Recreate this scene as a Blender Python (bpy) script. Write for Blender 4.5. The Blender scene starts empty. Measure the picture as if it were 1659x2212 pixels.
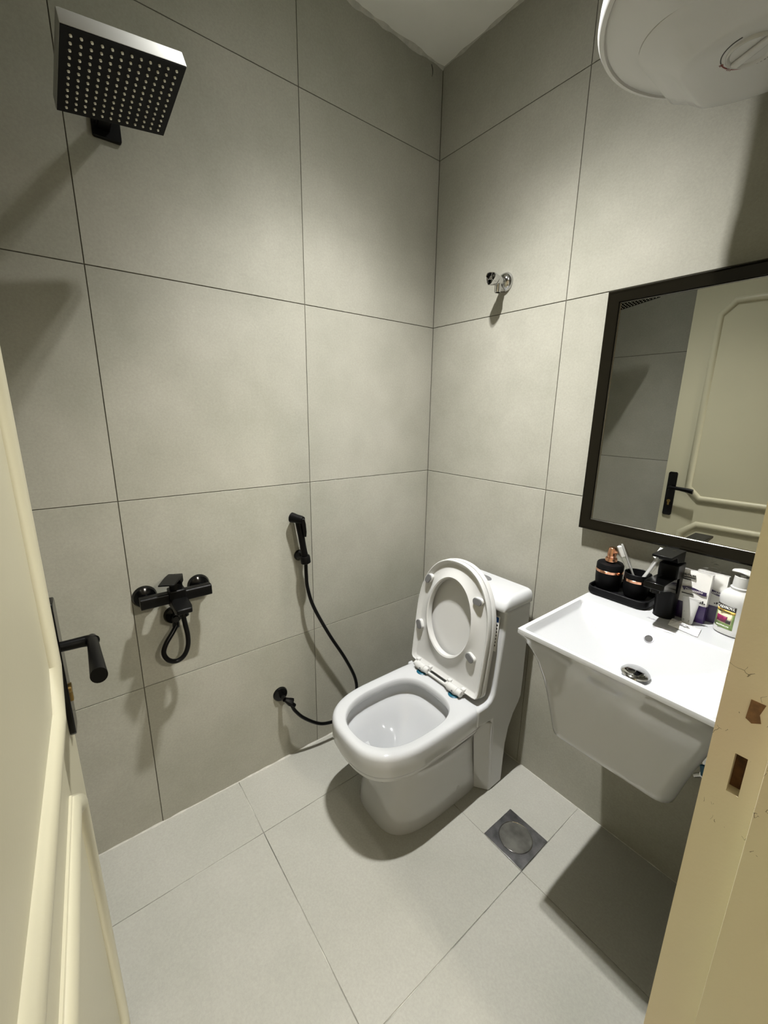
import bpy, bmesh, math, random
from mathutils import Vector, Matrix
random.seed(7)
S = bpy.context.scene
COL = S.collection
R = math.radians

# ------------------------------------------------------------------ camera
cam = bpy.data.cameras.new('camera'); camo = bpy.data.objects.new('camera', cam); COL.objects.link(camo)
cam.sensor_fit = 'HORIZONTAL'; cam.sensor_width = 36.0; cam.lens = 36.0 * 891.9 / 1659.0
cam.clip_start = 0.01; cam.clip_end = 50
CAM = Vector((1.3531, -1.3076, 1.3873)); yaw, pitch, roll = 2.4779, -0.2382, 0.0138
fw = Vector((math.cos(pitch)*math.cos(yaw), math.cos(pitch)*math.sin(yaw), math.sin(pitch)))
rt = Vector((math.sin(yaw), -math.cos(yaw), 0)); up = rt.cross(fw)
r2 = rt*math.cos(roll) + up*math.sin(roll); u2 = -rt*math.sin(roll) + up*math.cos(roll)
camo.matrix_world = Matrix(((r2.x, u2.x, -fw.x, CAM.x), (r2.y, u2.y, -fw.y, CAM.y), (r2.z, u2.z, -fw.z, CAM.z), (0, 0, 0, 1)))
S.camera = camo

# ------------------------------------------------------------------ world, light, exposure
w = bpy.data.worlds.new('world'); S.world = w; w.use_nodes = True
bg = w.node_tree.nodes['Background']; bg.inputs[0].default_value = (1.0, 0.80, 0.50, 1); bg.inputs[1].default_value = 0.54
S.view_settings.view_transform = 'Standard'; S.view_settings.look = 'None'
S.view_settings.exposure = 0.0; S.view_settings.gamma = 1.0; S.view_settings.use_curve_mapping = False

LX, LY, CEIL = 0.62, -0.66, 2.6247
def spot(name, loc, energy, size, blend, soft, color, target=None):
    l = bpy.data.lights.new(name, 'SPOT'); l.energy = energy; l.spot_size = R(size); l.spot_blend = blend
    l.shadow_soft_size = soft; l.color = color
    o = bpy.data.objects.new(name, l); COL.objects.link(o); o.location = loc
    if target is not None:
        o.rotation_euler = (Vector(target) - Vector(loc)).to_track_quat('-Z', 'Y').to_euler()
    return o
# photometric profile of the recessed LED downlight: (degrees off axis, relative intensity)
BEAM = [(0, 0.84), (8, 0.84), (15, 0.83), (20, 0.81), (25, 0.68), (30, 0.49), (34, 0.375), (38, 0.262), (42, 0.165), (46, 0.089), (50, 0.049), (54, 0.027), (62, 0.012), (75, 0.004), (90, 0.0)]
ies = bpy.data.texts.new('downlight_profile')
ies.write('IESNA:LM-63-1995\nTILT=NONE\n1 -1 1 %d 1 1 2 0 0 0\n1 1 0\n%s\n0\n%s\n' % (len(BEAM), ' '.join('%g' % q[0] for q in BEAM), ' '.join('%g' % (q[1]*1000) for q in BEAM)))
for dy in (-0.024, 0.024):                      # twin LED chips, the gimbal tipped a little towards the mirror wall
    l = bpy.data.lights.new('downlight_beam', 'POINT'); l.energy = 2.3; l.shadow_soft_size = 0.014; l.color = (1.0, 0.99, 0.965); l.use_nodes = True
    nt = l.node_tree; em = nt.nodes['Emission']; tx = nt.nodes.new('ShaderNodeTexIES'); tx.mode = 'INTERNAL'; tx.ies = ies
    nt.links.new(tx.outputs['Fac'], em.inputs['Strength'])
    o = bpy.data.objects.new('downlight_beam', l); COL.objects.link(o); o.location = (LX, LY+dy, 2.600)
    o.rotation_euler = Vector((-0.01, 0.083, -1)).to_track_quat('-Z', 'Y').to_euler()
for hy in (-0.70, -0.615):                      # pair of hall lights shining in through the doorway
    spot('hall_lamp', (2.95, hy, 2.45), 66, 60, 0.6, 0.02, (1.0, 0.94, 0.80), (0.7, -1.0, 0.3))

# ------------------------------------------------------------------ materials
MATS = {}
def mat(name, col, rough=0.5, metal=0.0, spec=0.5, coat=0.0, trans=0.0, ior=1.45, emit=None, alpha=None, noise=None, bump=None):
    m = bpy.data.materials.new(name); m.use_nodes = True; nt = m.node_tree
    b = nt.nodes['Principled BSDF']
    b.inputs['Base Color'].default_value = (*col, 1); b.inputs['Roughness'].default_value = rough
    b.inputs['Metallic'].default_value = metal; b.inputs['Specular IOR Level'].default_value = spec
    b.inputs['Coat Weight'].default_value = coat; b.inputs['Coat Roughness'].default_value = 0.04
    b.inputs['Transmission Weight'].default_value = trans; b.inputs['IOR'].default_value = ior
    if alpha is not None: b.inputs['Alpha'].default_value = alpha
    if emit: b.inputs['Emission Color'].default_value = (*emit[:3], 1); b.inputs['Emission Strength'].default_value = emit[3]
    tc = nt.nodes.new('ShaderNodeTexCoord')
    if noise:                                   # (scale, amount) mottling of the base colour
        last = None
        for sc, amt in noise:
            n = nt.nodes.new('ShaderNodeTexNoise'); n.inputs['Scale'].default_value = sc; n.inputs['Detail'].default_value = 5
            nt.links.new(tc.outputs['Object'], n.inputs['Vector'])
            mr = nt.nodes.new('ShaderNodeMapRange'); mr.inputs['From Min'].default_value = 0.3; mr.inputs['From Max'].default_value = 0.7
            mr.inputs['To Min'].default_value = 1-amt; mr.inputs['To Max'].default_value = 1+amt
            nt.links.new(n.outputs['Fac'], mr.inputs['Value'])
            mx = nt.nodes.new('ShaderNodeMix'); mx.data_type = 'RGBA'; mx.blend_type = 'MULTIPLY'; mx.inputs['Factor'].default_value = 1
            mx.inputs['A'].default_value = (*col, 1)
            if last: nt.links.new(last, mx.inputs['A'])
            nt.links.new(mr.outputs['Result'], mx.inputs['B']); last = mx.outputs['Result']
        nt.links.new(last, b.inputs['Base Color'])
    if bump:
        n = nt.nodes.new('ShaderNodeTexNoise'); n.inputs['Scale'].default_value = bump[0]; n.inputs['Detail'].default_value = 4
        nt.links.new(tc.outputs['Object'], n.inputs['Vector'])
        bp = nt.nodes.new('ShaderNodeBump'); bp.inputs['Strength'].default_value = bump[1]; bp.inputs['Distance'].default_value = 0.002
        nt.links.new(n.outputs['Fac'], bp.inputs['Height']); nt.links.new(bp.outputs['Normal'], b.inputs['Normal'])
    MATS[name] = m; return m

def tile_material(name, base, tint, rough, seed):
    """cement-look porcelain: soft clouds, fine speckle, a little per-tile shift"""
    m = mat(name, base, rough, spec=0.12 if seed == 1 else 0.35); nt = m.node_tree; b = nt.nodes['Principled BSDF']
    tc = nt.nodes.new('ShaderNodeTexCoord'); oi = nt.nodes.new('ShaderNodeObjectInfo')
    mul = nt.nodes.new('ShaderNodeVectorMath'); mul.operation = 'ADD'
    comb = nt.nodes.new('ShaderNodeCombineXYZ'); mm = nt.nodes.new('ShaderNodeMath'); mm.operation = 'MULTIPLY'; mm.inputs[1].default_value = 37.0
    nt.links.new(oi.outputs['Random'], mm.inputs[0])
    for i in range(3): nt.links.new(mm.outputs[0], comb.inputs[i])
    nt.links.new(tc.outputs['Object'], mul.inputs[0]); nt.links.new(comb.outputs[0], mul.inputs[1])
    def noise(sc, det, ro=0.6):
        n = nt.nodes.new('ShaderNodeTexNoise'); n.inputs['Scale'].default_value = sc; n.inputs['Detail'].default_value = det
        n.inputs['Roughness'].default_value = ro; nt.links.new(mul.outputs[0], n.inputs['Vector']); return n.outputs['Fac']
    cr = nt.nodes.new('ShaderNodeValToRGB'); cr.color_ramp.elements[0].position = 0.33; cr.color_ramp.elements[1].position = 0.68
    cr.color_ramp.elements[0].color = (*[c*t for c, t in zip(base, tint)], 1); cr.color_ramp.elements[1].color = (*[c*1.05 for c in base], 1)
    nt.links.new(noise(3.2, 6), cr.inputs[0])
    sp = nt.nodes.new('ShaderNodeMapRange'); sp.inputs['From Min'].default_value = 0.3; sp.inputs['From Max'].default_value = 0.7
    sp.inputs['To Min'].default_value = 0.93; sp.inputs['To Max'].default_value = 1.06
    nt.links.new(noise(160, 3, 0.7), sp.inputs['Value'])
    mx = nt.nodes.new('ShaderNodeMix'); mx.data_type = 'RGBA'; mx.blend_type = 'MULTIPLY'; mx.inputs['Factor'].default_value = 1
    nt.links.new(cr.outputs[0], mx.inputs['A']); nt.links.new(sp.outputs['Result'], mx.inputs['B'])
    nt.links.new(mx.outputs['Result'], b.inputs['Base Color'])
    rr = nt.nodes.new('ShaderNodeMapRange'); rr.inputs['To Min'].default_value = rough-0.08; rr.inputs['To Max'].default_value = rough+0.08
    nt.links.new(noise(9, 4), rr.inputs['Value']); nt.links.new(rr.outputs['Result'], b.inputs['Roughness'])
    return m
TILE = tile_material('wall_tile', (0.345, 0.335, 0.288), (0.86, 0.87, 0.85), 0.55, 1)
FTILE = tile_material('floor_tile', (0.34, 0.334, 0.297), (0.92, 0.93, 0.92), 0.34, 2)
GROUT = mat('grout', (0.075, 0.068, 0.052), 0.9, noise=[(14, 0.35)])
FGROUT = mat('floor_grout', (0.27, 0.265, 0.235), 0.9, noise=[(4, 0.97), (22, 0.4)])
PLASTER = mat('ceiling_paint', (0.80, 0.795, 0.75), 0.85, noise=[(6, 0.03)], bump=(60, 0.15))
CAULK = mat('white_caulk', (0.42, 0.41, 0.365), 0.8, noise=[(40, 0.15)])
DOORP = mat('cream_paint', (0.43, 0.408, 0.30), 0.38, noise=[(3, 0.03)], bump=(220, 0.06))
CERAMIC = mat('white_ceramic', (0.475, 0.484, 0.492), 0.06, spec=0.6, coat=0.5)
PLASTIC = mat('white_plastic', (0.53, 0.53, 0.515), 0.24, spec=0.5)
BLACK = mat('satin_black', (0.0025, 0.0025, 0.0025), 0.36, spec=0.16)
BLACKG = mat('gloss_black', (0.002, 0.002, 0.002), 0.14, spec=0.3)
BLACKM = mat('matt_black_resin', (0.0035, 0.0035, 0.004), 0.5, spec=0.14)
RUBBER = mat('black_rubber', (0.0025, 0.0025, 0.0025), 0.3, spec=0.2)
CHROME = mat('chrome', (0.58, 0.58, 0.58), 0.07, metal=1)
STEEL = mat('brushed_steel', (0.24, 0.24, 0.255), 0.33, metal=1, noise=[(30, 0.35)])
DSTEEL = mat('dull_steel', (0.13, 0.128, 0.115), 0.5, metal=0.85, noise=[(25, 0.3)])
SIDE = mat('satin_metal', (0.36, 0.36, 0.34), 0.62, metal=0.35)
BEAD = mat('dark_bead', (0.16, 0.155, 0.14), 0.2, metal=1)
ROSE = mat('rose_gold', (0.80, 0.42, 0.27), 0.14, metal=1)
NOZ = mat('silicone_nozzle', (0.72, 0.71, 0.62), 0.5)
GREY = mat('grey_pad', (0.13, 0.13, 0.13), 0.6)
TEAL = mat('teal_gasket', (0.006, 0.085, 0.14), 0.4)
DARK = mat('dark_hole', (0.03, 0.028, 0.025), 0.6)
MIRROR = mat('mirror_glass', (0.60, 0.61, 0.59), 0.0, metal=1)
FRAME = mat('dark_frame', (0.006, 0.005, 0.003), 0.10, spec=0.22)
ENAMEL = mat('white_enamel', (0.62, 0.62, 0.60), 0.3)
GREENP = mat('green_print', (0.02, 0.33, 0.17), 0.4)
INK = mat('dark_ink', (0.02, 0.018, 0.018), 0.5)
REDINK = mat('red_ink', (0.16, 0.015, 0.012), 0.5)
GREYINK = mat('grey_ink', (0.16, 0.16, 0.17), 0.5)
WHITEP = mat('white_print', (0.85, 0.85, 0.82), 0.4)
PURPLE = mat('purple_print', (0.020, 0.006, 0.055), 0.3, coat=0.3)
BLUEP = mat('blue_print', (0.01, 0.07, 0.30), 0.4)
PAPER = mat('white_wrapper', (0.78, 0.77, 0.74), 0.3, coat=0.4, noise=[(20, 0.04)])
YEL = mat('label_yellow', (0.72, 0.47, 0.10), 0.4)
LGREEN = mat('label_green', (0.25, 0.36, 0.12), 0.4, noise=[(90, 0.35)])
PINK = mat('label_pink', (0.20, 0.012, 0.07), 0.4, noise=[(140, 0.4)])
LDARK = mat('label_dark', (0.035, 0.03, 0.025), 0.4)
CREAM = mat('label_cream', (0.62, 0.55, 0.36), 0.4)
FILM = mat('clear_film', (0.95, 0.95, 0.95), 0.05, trans=1.0, ior=1.12)
FILM.node_tree.nodes['Principled BSDF'].inputs['Alpha'].default_value = 0.45
WOODR = mat('bare_wood', (0.20, 0.105, 0.045), 0.7, noise=[(120, 0.3)])
WOODD = mat('mortise_wood', (0.10, 0.045, 0.014), 0.8, noise=[(60, 0.5)])
BRASS = mat('old_brass', (0.35, 0.24, 0.09), 0.35, metal=1)
LENS = mat('lamp_lens', (0.9, 0.9, 0.85), 0.4, emit=(1, .94, .83, 6.0))

def jamb_material():
    m = mat('jamb_paint', (0.44, 0.40, 0.27), 0.45, bump=(160, 0.1)); nt = m.node_tree; b = nt.nodes['Principled BSDF']
    tc = nt.nodes.new('ShaderNodeTexCoord')
    n = nt.nodes.new('ShaderNodeTexNoise'); n.inputs['Scale'].default_value = 1.6; n.inputs['Detail'].default_value = 2
    nt.links.new(tc.outputs['Object'], n.inputs['Vector'])
    cr = nt.nodes.new('ShaderNodeValToRGB'); cr.color_ramp.elements[0].position = 0.42; cr.color_ramp.elements[1].position = 0.6
    cr.color_ramp.elements[0].color = (0.74, 0.70, 0.50, 1); cr.color_ramp.elements[1].color = (0.76, 0.66, 0.49, 1)
    nt.links.new(n.outputs['Fac'], cr.inputs[0])
    # hairline cracks of old paint around the strike mortises
    wv = nt.nodes.new('ShaderNodeTexVoronoi'); wv.feature = 'DISTANCE_TO_EDGE'; wv.inputs['Scale'].default_value = 34
    mp = nt.nodes.new('ShaderNodeMapping'); mp.inputs['Scale'].default_value = (2.2, 1, 0.8)
    nd = nt.nodes.new('ShaderNodeTexNoise'); nd.inputs['Scale'].default_value = 30
    ad = nt.nodes.new('ShaderNodeMix'); ad.data_type = 'RGBA'; ad.blend_type = 'LINEAR_LIGHT'; ad.inputs['Factor'].default_value = 0.03
    nt.links.new(tc.outputs['Object'], mp.inputs[0]); nt.links.new(tc.outputs['Object'], nd.inputs['Vector'])
    nt.links.new(mp.outputs[0], ad.inputs['A']); nt.links.new(nd.outputs['Color'], ad.inputs['B']); nt.links.new(ad.outputs['Result'], wv.inputs['Vector'])
    lt = nt.nodes.new('ShaderNodeMath'); lt.operation = 'LESS_THAN'; lt.inputs[1].default_value = 0.012
    nt.links.new(wv.outputs['Distance'], lt.inputs[0])
    n2 = nt.nodes.new('ShaderNodeTexNoise'); n2.inputs['Scale'].default_value = 42; n2.inputs['Detail'].default_value = 3
    nt.links.new(tc.outputs['Object'], n2.inputs['Vector'])
    g2 = nt.nodes.new('ShaderNodeMath'); g2.operation = 'GREATER_THAN'; g2.inputs[1].default_value = 0.60
    nt.links.new(n2.outputs['Fac'], g2.inputs[0])
    sx = nt.nodes.new('ShaderNodeSeparateXYZ'); nt.links.new(tc.outputs['Object'], sx.inputs[0])
    zz = nt.nodes.new('ShaderNodeMath'); zz.operation = 'COMPARE'; zz.inputs[1].default_value = 0.97; zz.inputs[2].default_value = 0.13
    nt.links.new(sx.outputs['Z'], zz.inputs[0])
    a1 = nt.nodes.new('ShaderNodeMath'); a1.operation = 'MULTIPLY'; a2 = nt.nodes.new('ShaderNodeMath'); a2.operation = 'MULTIPLY'
    nt.links.new(lt.outputs[0], a1.inputs[0]); nt.links.new(g2.outputs[0], a1.inputs[1]); nt.links.new(a1.outputs[0], a2.inputs[0]); nt.links.new(zz.outputs[0], a2.inputs[1])
    mx = nt.nodes.new('ShaderNodeMix'); mx.data_type = 'RGBA'; mx.inputs['B'].default_value = (0.25, 0.215, 0.14, 1)
    nt.links.new(a2.outputs[0], mx.inputs['Factor']); nt.links.new(cr.outputs[0], mx.inputs['A']); nt.links.new(mx.outputs['Result'], b.inputs['Base Color'])
    return m
JAMB = jamb_material()

# ------------------------------------------------------------------ mesh helpers
def tag(o, label=None, cat=None, group=None, kind=None):
    if label: o['label'] = label
    if cat: o['category'] = cat
    if group: o['group'] = group
    if kind: o['kind'] = kind
    return o
def link(name, me, m, parent=None):
    o = bpy.data.objects.new(name, me); COL.objects.link(o)
    if m is not None and len(me.materials) == 0: me.materials.append(m)
    if parent is not None:
        o.parent = parent; o.matrix_parent_inverse = Matrix.Translation(parent_loc(parent)).inverted()
    return o
def parent_loc(p):
    v = Vector(p.location)
    return v
def obj(name, bm, m, parent=None, smooth=35, bevel=None, seg=2):
    bmesh.ops.recalc_face_normals(bm, faces=bm.faces[:])
    me = bpy.data.meshes.new(name); bm.to_mesh(me); bm.free()
    if smooth:
        for p in me.polygons: p.use_smooth = True
        me.set_sharp_from_angle(angle=R(smooth))
    o = link(name, me, m, parent)
    if bevel:
        md = o.modifiers.new('bevel', 'BEVEL'); md.width = bevel; md.segments = seg; md.limit_method = 'ANGLE'; md.angle_limit = R(40)
        md.harden_normals = False
    return o
def thing(name, loc, label, cat, group=None, kind=None):
    o = bpy.data.objects.new(name, None); COL.objects.link(o); o.location = loc; o.empty_display_size = 0.05
    return tag(o, label, cat, group, kind)
def NB(): return bmesh.new()
def box(bm, x0, x1, y0, y1, z0, z1, M=None):
    vs = [Vector((x, y, z)) for x in (x0, x1) for y in (y0, y1) for z in (z0, z1)]
    if M is not None: vs = [M @ v for v in vs]
    v = [bm.verts.new(p) for p in vs]
    for f in ((0, 1, 3, 2), (4, 6, 7, 5), (0, 4, 5, 1), (2, 3, 7, 6), (0, 2, 6, 4), (1, 5, 7, 3)):
        bm.faces.new([v[i] for i in f])
    return bm
def loft(bm, rings, cap0=True, cap1=True, closed=True):
    rs = [[bm.verts.new(p) for p in r] for r in rings]
    n = len(rs[0])
    for a, b in zip(rs, rs[1:]):
        for i in range(n if closed else n-1):
            j = (i+1) % n
            bm.faces.new((a[i], a[j], b[j], b[i]))
    if cap0: bm.faces.new(rs[0][::-1])
    if cap1: bm.faces.new(rs[-1])
    return rs
def frame(o, z, x=None):
    z = Vector(z).normalized()
    x = Vector(x) if x is not None else (Vector((1, 0, 0)) if abs(z.x) < 0.9 else Vector((0, 1, 0)))
    y = z.cross(x).normalized(); x = y.cross(z).normalized()
    o = Vector(o)
    return Matrix(((x.x, y.x, z.x, o.x), (x.y, y.y, z.y, o.y), (x.z, y.z, z.z, o.z), (0, 0, 0, 1)))
def lathe(bm, prof, M, seg=32, cap0=True, cap1=True, sx=1.0, sy=1.0):
    rings = [[M @ Vector((r*sx*math.cos(2*math.pi*i/seg), r*sy*math.sin(2*math.pi*i/seg), z)) for i in range(seg)] for r, z in prof]
    loft(bm, rings, cap0, cap1)
    return bm
def catmull(pts, n=8):
    P = [Vector(p) for p in pts]; P = [P[0]*2-P[1]] + P + [P[-1]*2-P[-2]]
    out = []
    for i in range(1, len(P)-2):
        for k in range(n):
            t = k/n
            a, b, c, d = P[i-1], P[i], P[i+1], P[i+2]
            out.append(0.5*((2*b)+(c-a)*t+(2*a-5*b+4*c-d)*t*t+(3*b-a-3*c+d)*t**3))
    out.append(P[-2]); return out
def tube(bm, pts, rad, seg=12, smooth=8):
    P = catmull(pts, smooth) if smooth else [Vector(p) for p in pts]
    if not isinstance(rad, (list, tuple)): rad = [rad]*len(P)
    else:
        q = len(rad)-1; rad = [rad[min(q, int(i/(len(P)-1)*q))]*(1-((i/(len(P)-1)*q) % 1)) + rad[min(q, int(i/(len(P)-1)*q)+1)]*((i/(len(P)-1)*q) % 1) for i in range(len(P))]
    t0 = (P[1]-P[0]).normalized(); x = t0.orthogonal().normalized(); rings = []
    for i, p in enumerate(P):
        t = (P[min(i+1, len(P)-1)]-P[max(i-1, 0)]).normalized()
        x = (x-t*x.dot(t)).normalized(); y = t.cross(x)
        rings.append([p+(x*math.cos(2*math.pi*k/seg)+y*math.sin(2*math.pi*k/seg))*rad[i] for k in range(seg)])
    loft(bm, rings); return bm
def prism(bm, poly, M, h0, h1):
    loft(bm, [[M @ Vector((x, y, h)) for x, y in poly] for h in (h0, h1)]); return bm
def superell(cx, cy, a, bf, bb, nf, nb, n=64):
    """closed plan outline; front (-y) semi axis bf/exponent nf, back (+y) bb/nb"""
    out = []
    for i in range(n):
        t = 2*math.pi*i/n; c, s = math.cos(t), math.sin(t)
        e, b = (nb, bb) if s > 0 else (nf, bf)
        out.append((cx+a*math.copysign(abs(c)**(2/e), c), cy+b*math.copysign(abs(s)**(2/e), s)))
    return out
def rrect(x0, x1, y0, y1, r, k=5):
    out = []
    for cx, cy, a0 in ((x1-r, y1-r, 0), (x0+r, y1-r, 90), (x0+r, y0+r, 180), (x1-r, y0+r, 270)):
        for i in range(k+1):
            a = R(a0+90*i/k); out.append((cx+r*math.cos(a), cy+r*math.sin(a)))
    return out
def text(name, body, size, M, m, parent, depth=0.0002, sx=1.0, shear=0.0):
    cu = bpy.data.curves.new(name, 'FONT'); cu.body = body; cu.size = size; cu.extrude = depth; cu.align_x = 'CENTER'; cu.align_y = 'CENTER'; cu.shear = shear
    cu.resolution_u = 2
    t = bpy.data.objects.new(name+'_tmp', cu); COL.objects.link(t)
    dg = bpy.context.evaluated_depsgraph_get(); me = bpy.data.meshes.new_from_object(t.evaluated_get(dg)); 
    bpy.data.objects.remove(t); bpy.data.curves.remove(cu)
    me.transform(M @ Matrix.Diagonal((sx, 1, 1, 1))); me.name = name
    me.materials.clear()
    return link(name, me, m, parent)

# ------------------------------------------------------------------ room shell (z up, corner of the two tiled walls at the origin)
XE, YF, Z1, H = 1.325, -1.512, 0.5315, 0.6      # right wall, front wall, first course
ROWS = [0, Z1, Z1+H, Z1+2*H, Z1+3*H, CEIL]
J = 0.0022                                       # joint width
TILE_MESH = {}
def tile(parent, o, u, v, n, du, dv, m, th=0.009):
    """a bevelled slab whose face lies in the plane o + u,v with outward normal n; alike tiles share one mesh"""
    key = (round(du, 4), round(dv, 4), tuple(round(c) for c in u), tuple(round(c) for c in v), m.name)
    if key not in TILE_MESH:
        bm = NB(); u_, v_, n_ = Vector(u), Vector(v), Vector(n); b = 0.0007; j = J/2
        r0 = [(j, j), (du-j, j), (du-j, dv-j), (j, dv-j)]
        r1 = [(j+b, j+b), (du-j-b, j+b), (du-j-b, dv-j-b), (j+b, dv-j-b)]
        loft(bm, [[u_*a+v_*c-n_*th for a, c in r0], [u_*a+v_*c-n_*b for a, c in r0], [u_*a+v_*c for a, c in r1]])
        bmesh.ops.recalc_face_normals(bm, faces=bm.faces[:])
        me = bpy.data.meshes.new('tile'); bm.to_mesh(me); bm.free(); me.materials.append(m); TILE_MESH[key] = me
    t = bpy.data.objects.new('tile', TILE_MESH[key]); COL.objects.link(t); t.location = o; t.parent = parent
    return t
def wall(name, x0, x1, y0, y1, z0, z1, m=GROUT):
    o = obj(name, box(NB(), x0, x1, y0, y1, z0, z1), m, smooth=0); tag(o, kind='structure'); return o
def grid(parent, axis, us, fixed, sign, rows, skip=None):
    for a, b in zip(us, us[1:]):
        for c, d in zip(rows, rows[1:]):
            if skip and skip(a, b, c, d): continue
            if axis == 'y': tile(parent, (fixed, a, c), (0, 1, 0), (0, 0, 1), (sign, 0, 0), b-a, d-c, TILE)
            else: tile(parent, (a, fixed, c), (1, 0, 0), (0, 0, 1), (0, sign, 0), b-a, d-c, TILE)
GD = 0.0022                                      # joints are recessed by this much
wl = wall('wall_left', -0.12, -GD, YF-0.12, 0.12, -0.1, CEIL+0.1)
grid(wl, 'y', [YF, -1.1998, -0.5974, 0.0], 0.0, 1, ROWS)
wb = wall('wall_back', -GD, XE+0.125, GD, 0.12, -0.1, CEIL+0.1)
grid(wb, 'x', [0.0, 0.5879, 1.1885, XE], 0.0, -1, ROWS)
wf = wall('wall_front', -GD, XE+0.125, YF-0.12, YF-GD, -0.1, CEIL+0.1)
grid(wf, 'x', [0.0, 0.6, 1.2, XE], YF, 1, ROWS)
DY0, DY1, DZ = -1.437, -0.620, 2.10              # structural opening of the doorway
wr = wall('wall_right', XE+GD, XE+0.125, DY1, GD, -0.1, CEIL+0.1)
grid(wr, 'y', [DY1, -0.02, 0.0], XE, -1, ROWS)
wr2 = wall('wall_hinge_side', XE+GD, XE+0.125, YF-GD, DY0, -0.1, CEIL+0.1)
grid(wr2, 'y', [YF, DY0], XE, -1, ROWS)
wr3 = wall('wall_over_door', XE+GD, XE+0.125, DY0, DY1, DZ, CEIL+0.1)
grid(wr3, 'y', [DY0, DY1], XE, -1, [DZ, Z1+3*H, CEIL])
ce = wall('ceiling', -0.12, XE+0.125, YF-0.12, 0.12, CEIL, CEIL+0.12, PLASTER)
fl = wall('floor', -0.12, XE+0.125, YF-0.12, 0.12, -0.12, -GD, FGROUT)
FX = [0.0, 0.2464, 0.8482, XE+0.12]; FY = [YF, -0.9392, -0.3486, 0.0]
for a, b in zip(FX, FX[1:]):
    for c, d in zip(FY, FY[1:]):
        tile(fl, (a, c, 0), (1, 0, 0), (0, 1, 0), (0, 0, 1), b-a, d-c, FTILE)
hf = wall('floor_hall', XE+0.125, 4.2, -2.6, 1.2, -0.12, 0.0, FTILE)

# irregular caulk where floor and ceiling meet the tiled walls
def caulk(name, pts, n, up_, r, amp, seed):
    rnd = random.Random(seed); a, b = Vector(pts[0]), Vector(pts[1]); n = Vector(n); up_ = Vector(up_); rings = []
    N = 90; wv = [rnd.random() for _ in range(N+1)]; wv = [(wv[max(i-1, 0)]+wv[i]*2+wv[min(i+1, N)])/4 for i in range(N+1)]
    for i in range(N+1):
        p = a.lerp(b, i/N); k = r*(1-amp+2*amp*wv[i]); rings.append([p, p+n*k, p+n*k*0.45+up_*k*0.45, p+up_*k])
    bm = NB(); loft(bm, rings); return tag(obj(name, bm, CAULK), kind='structure')
caulk('trim_1', ((0, YF, 0), (0, 0, 0)), (1, 0, 0), (0, 0, 1), 0.0036, 0.8, 1)
caulk('trim_2', ((0, 0, 0), (XE, 0, 0)), (0, -1, 0), (0, 0, 1), 0.0018, 0.5, 2)
caulk('trim_3', ((0, YF, CEIL), (0, 0, CEIL)), (1, 0, 0), (0, 0, -1), 0.008, 0.9, 3)
caulk('trim_4', ((0, 0, CEIL), (XE, 0, CEIL)), (0, -1, 0), (0, 0, -1), 0.005, 0.8, 4)

# small open crack in the plaster line at the top of the left wall
bm = NB(); tube(bm, [(0.0004, -0.060, 2.611), (0.0004, -0.054, 2.600), (0.0004, -0.053, 2.588), (0.0004, -0.055, 2.577)], [0.0012, 0.0016, 0.0014, 0.0006], 6, 3); obj('plaster_crack', bm, DARK, wl)

# ------------------------------------------------------------------ door frame (jambs with rebate and stop) and the open leaf
YJ, XJ, XS, XO = -0.660, 1.256, 1.3135, 1.452
df = tag(bpy.data.objects.new('trim_5', None), kind='structure'); COL.objects.link(df)
df['label'] = 'cream painted wooden door frame with scratched paint and empty lock mortises'
bm = NB()
zA, zB, hx0, hx1 = 0.897, 0.957, 1.2825, 1.2955   # the mortise
box(bm, XJ, hx0, YJ, DY1, 0, DZ); box(bm, hx1, XO, YJ, DY1, 0, DZ)
box(bm, hx0, hx1, YJ, DY1, 0, zA); box(bm, hx0, hx1, YJ, DY1, zB, DZ)
obj('jamb', bm, JAMB, df, smooth=0)
obj('mortise', box(NB(), hx0-0.001, hx1+0.001, YJ+0.016, YJ+0.02, zA-0.001, zB+0.001), WOODD, df, smooth=0)
obj('door_stop', box(NB(), XS, XO, YJ-0.013, YJ, 0, DZ), JAMB, df, bevel=0.0006)
bm = NB(); M = frame((0, YJ-0.0003, 0), (0, -1, 0), (1, 0, 0))
pp = [(1.2835, -1.0125), (1.290, -1.0085), (1.2985, -1.0135), (1.2955, -1.024), (1.2990, -1.040), (1.2845, -1.0405)]
prism(bm, [(x, -y) for x, y in pp], M, 0, 0.0006); obj('bare_wood_patch', bm, WOODR, df, smooth=0)
obj('jamb', box(NB(), XJ, XO, DY0, -1.404, 0, DZ), JAMB, df, smooth=0)
obj('door_head', box(NB(), XJ, XO, DY0, DY1, 2.062, DZ), JAMB, df, smooth=0)

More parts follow.
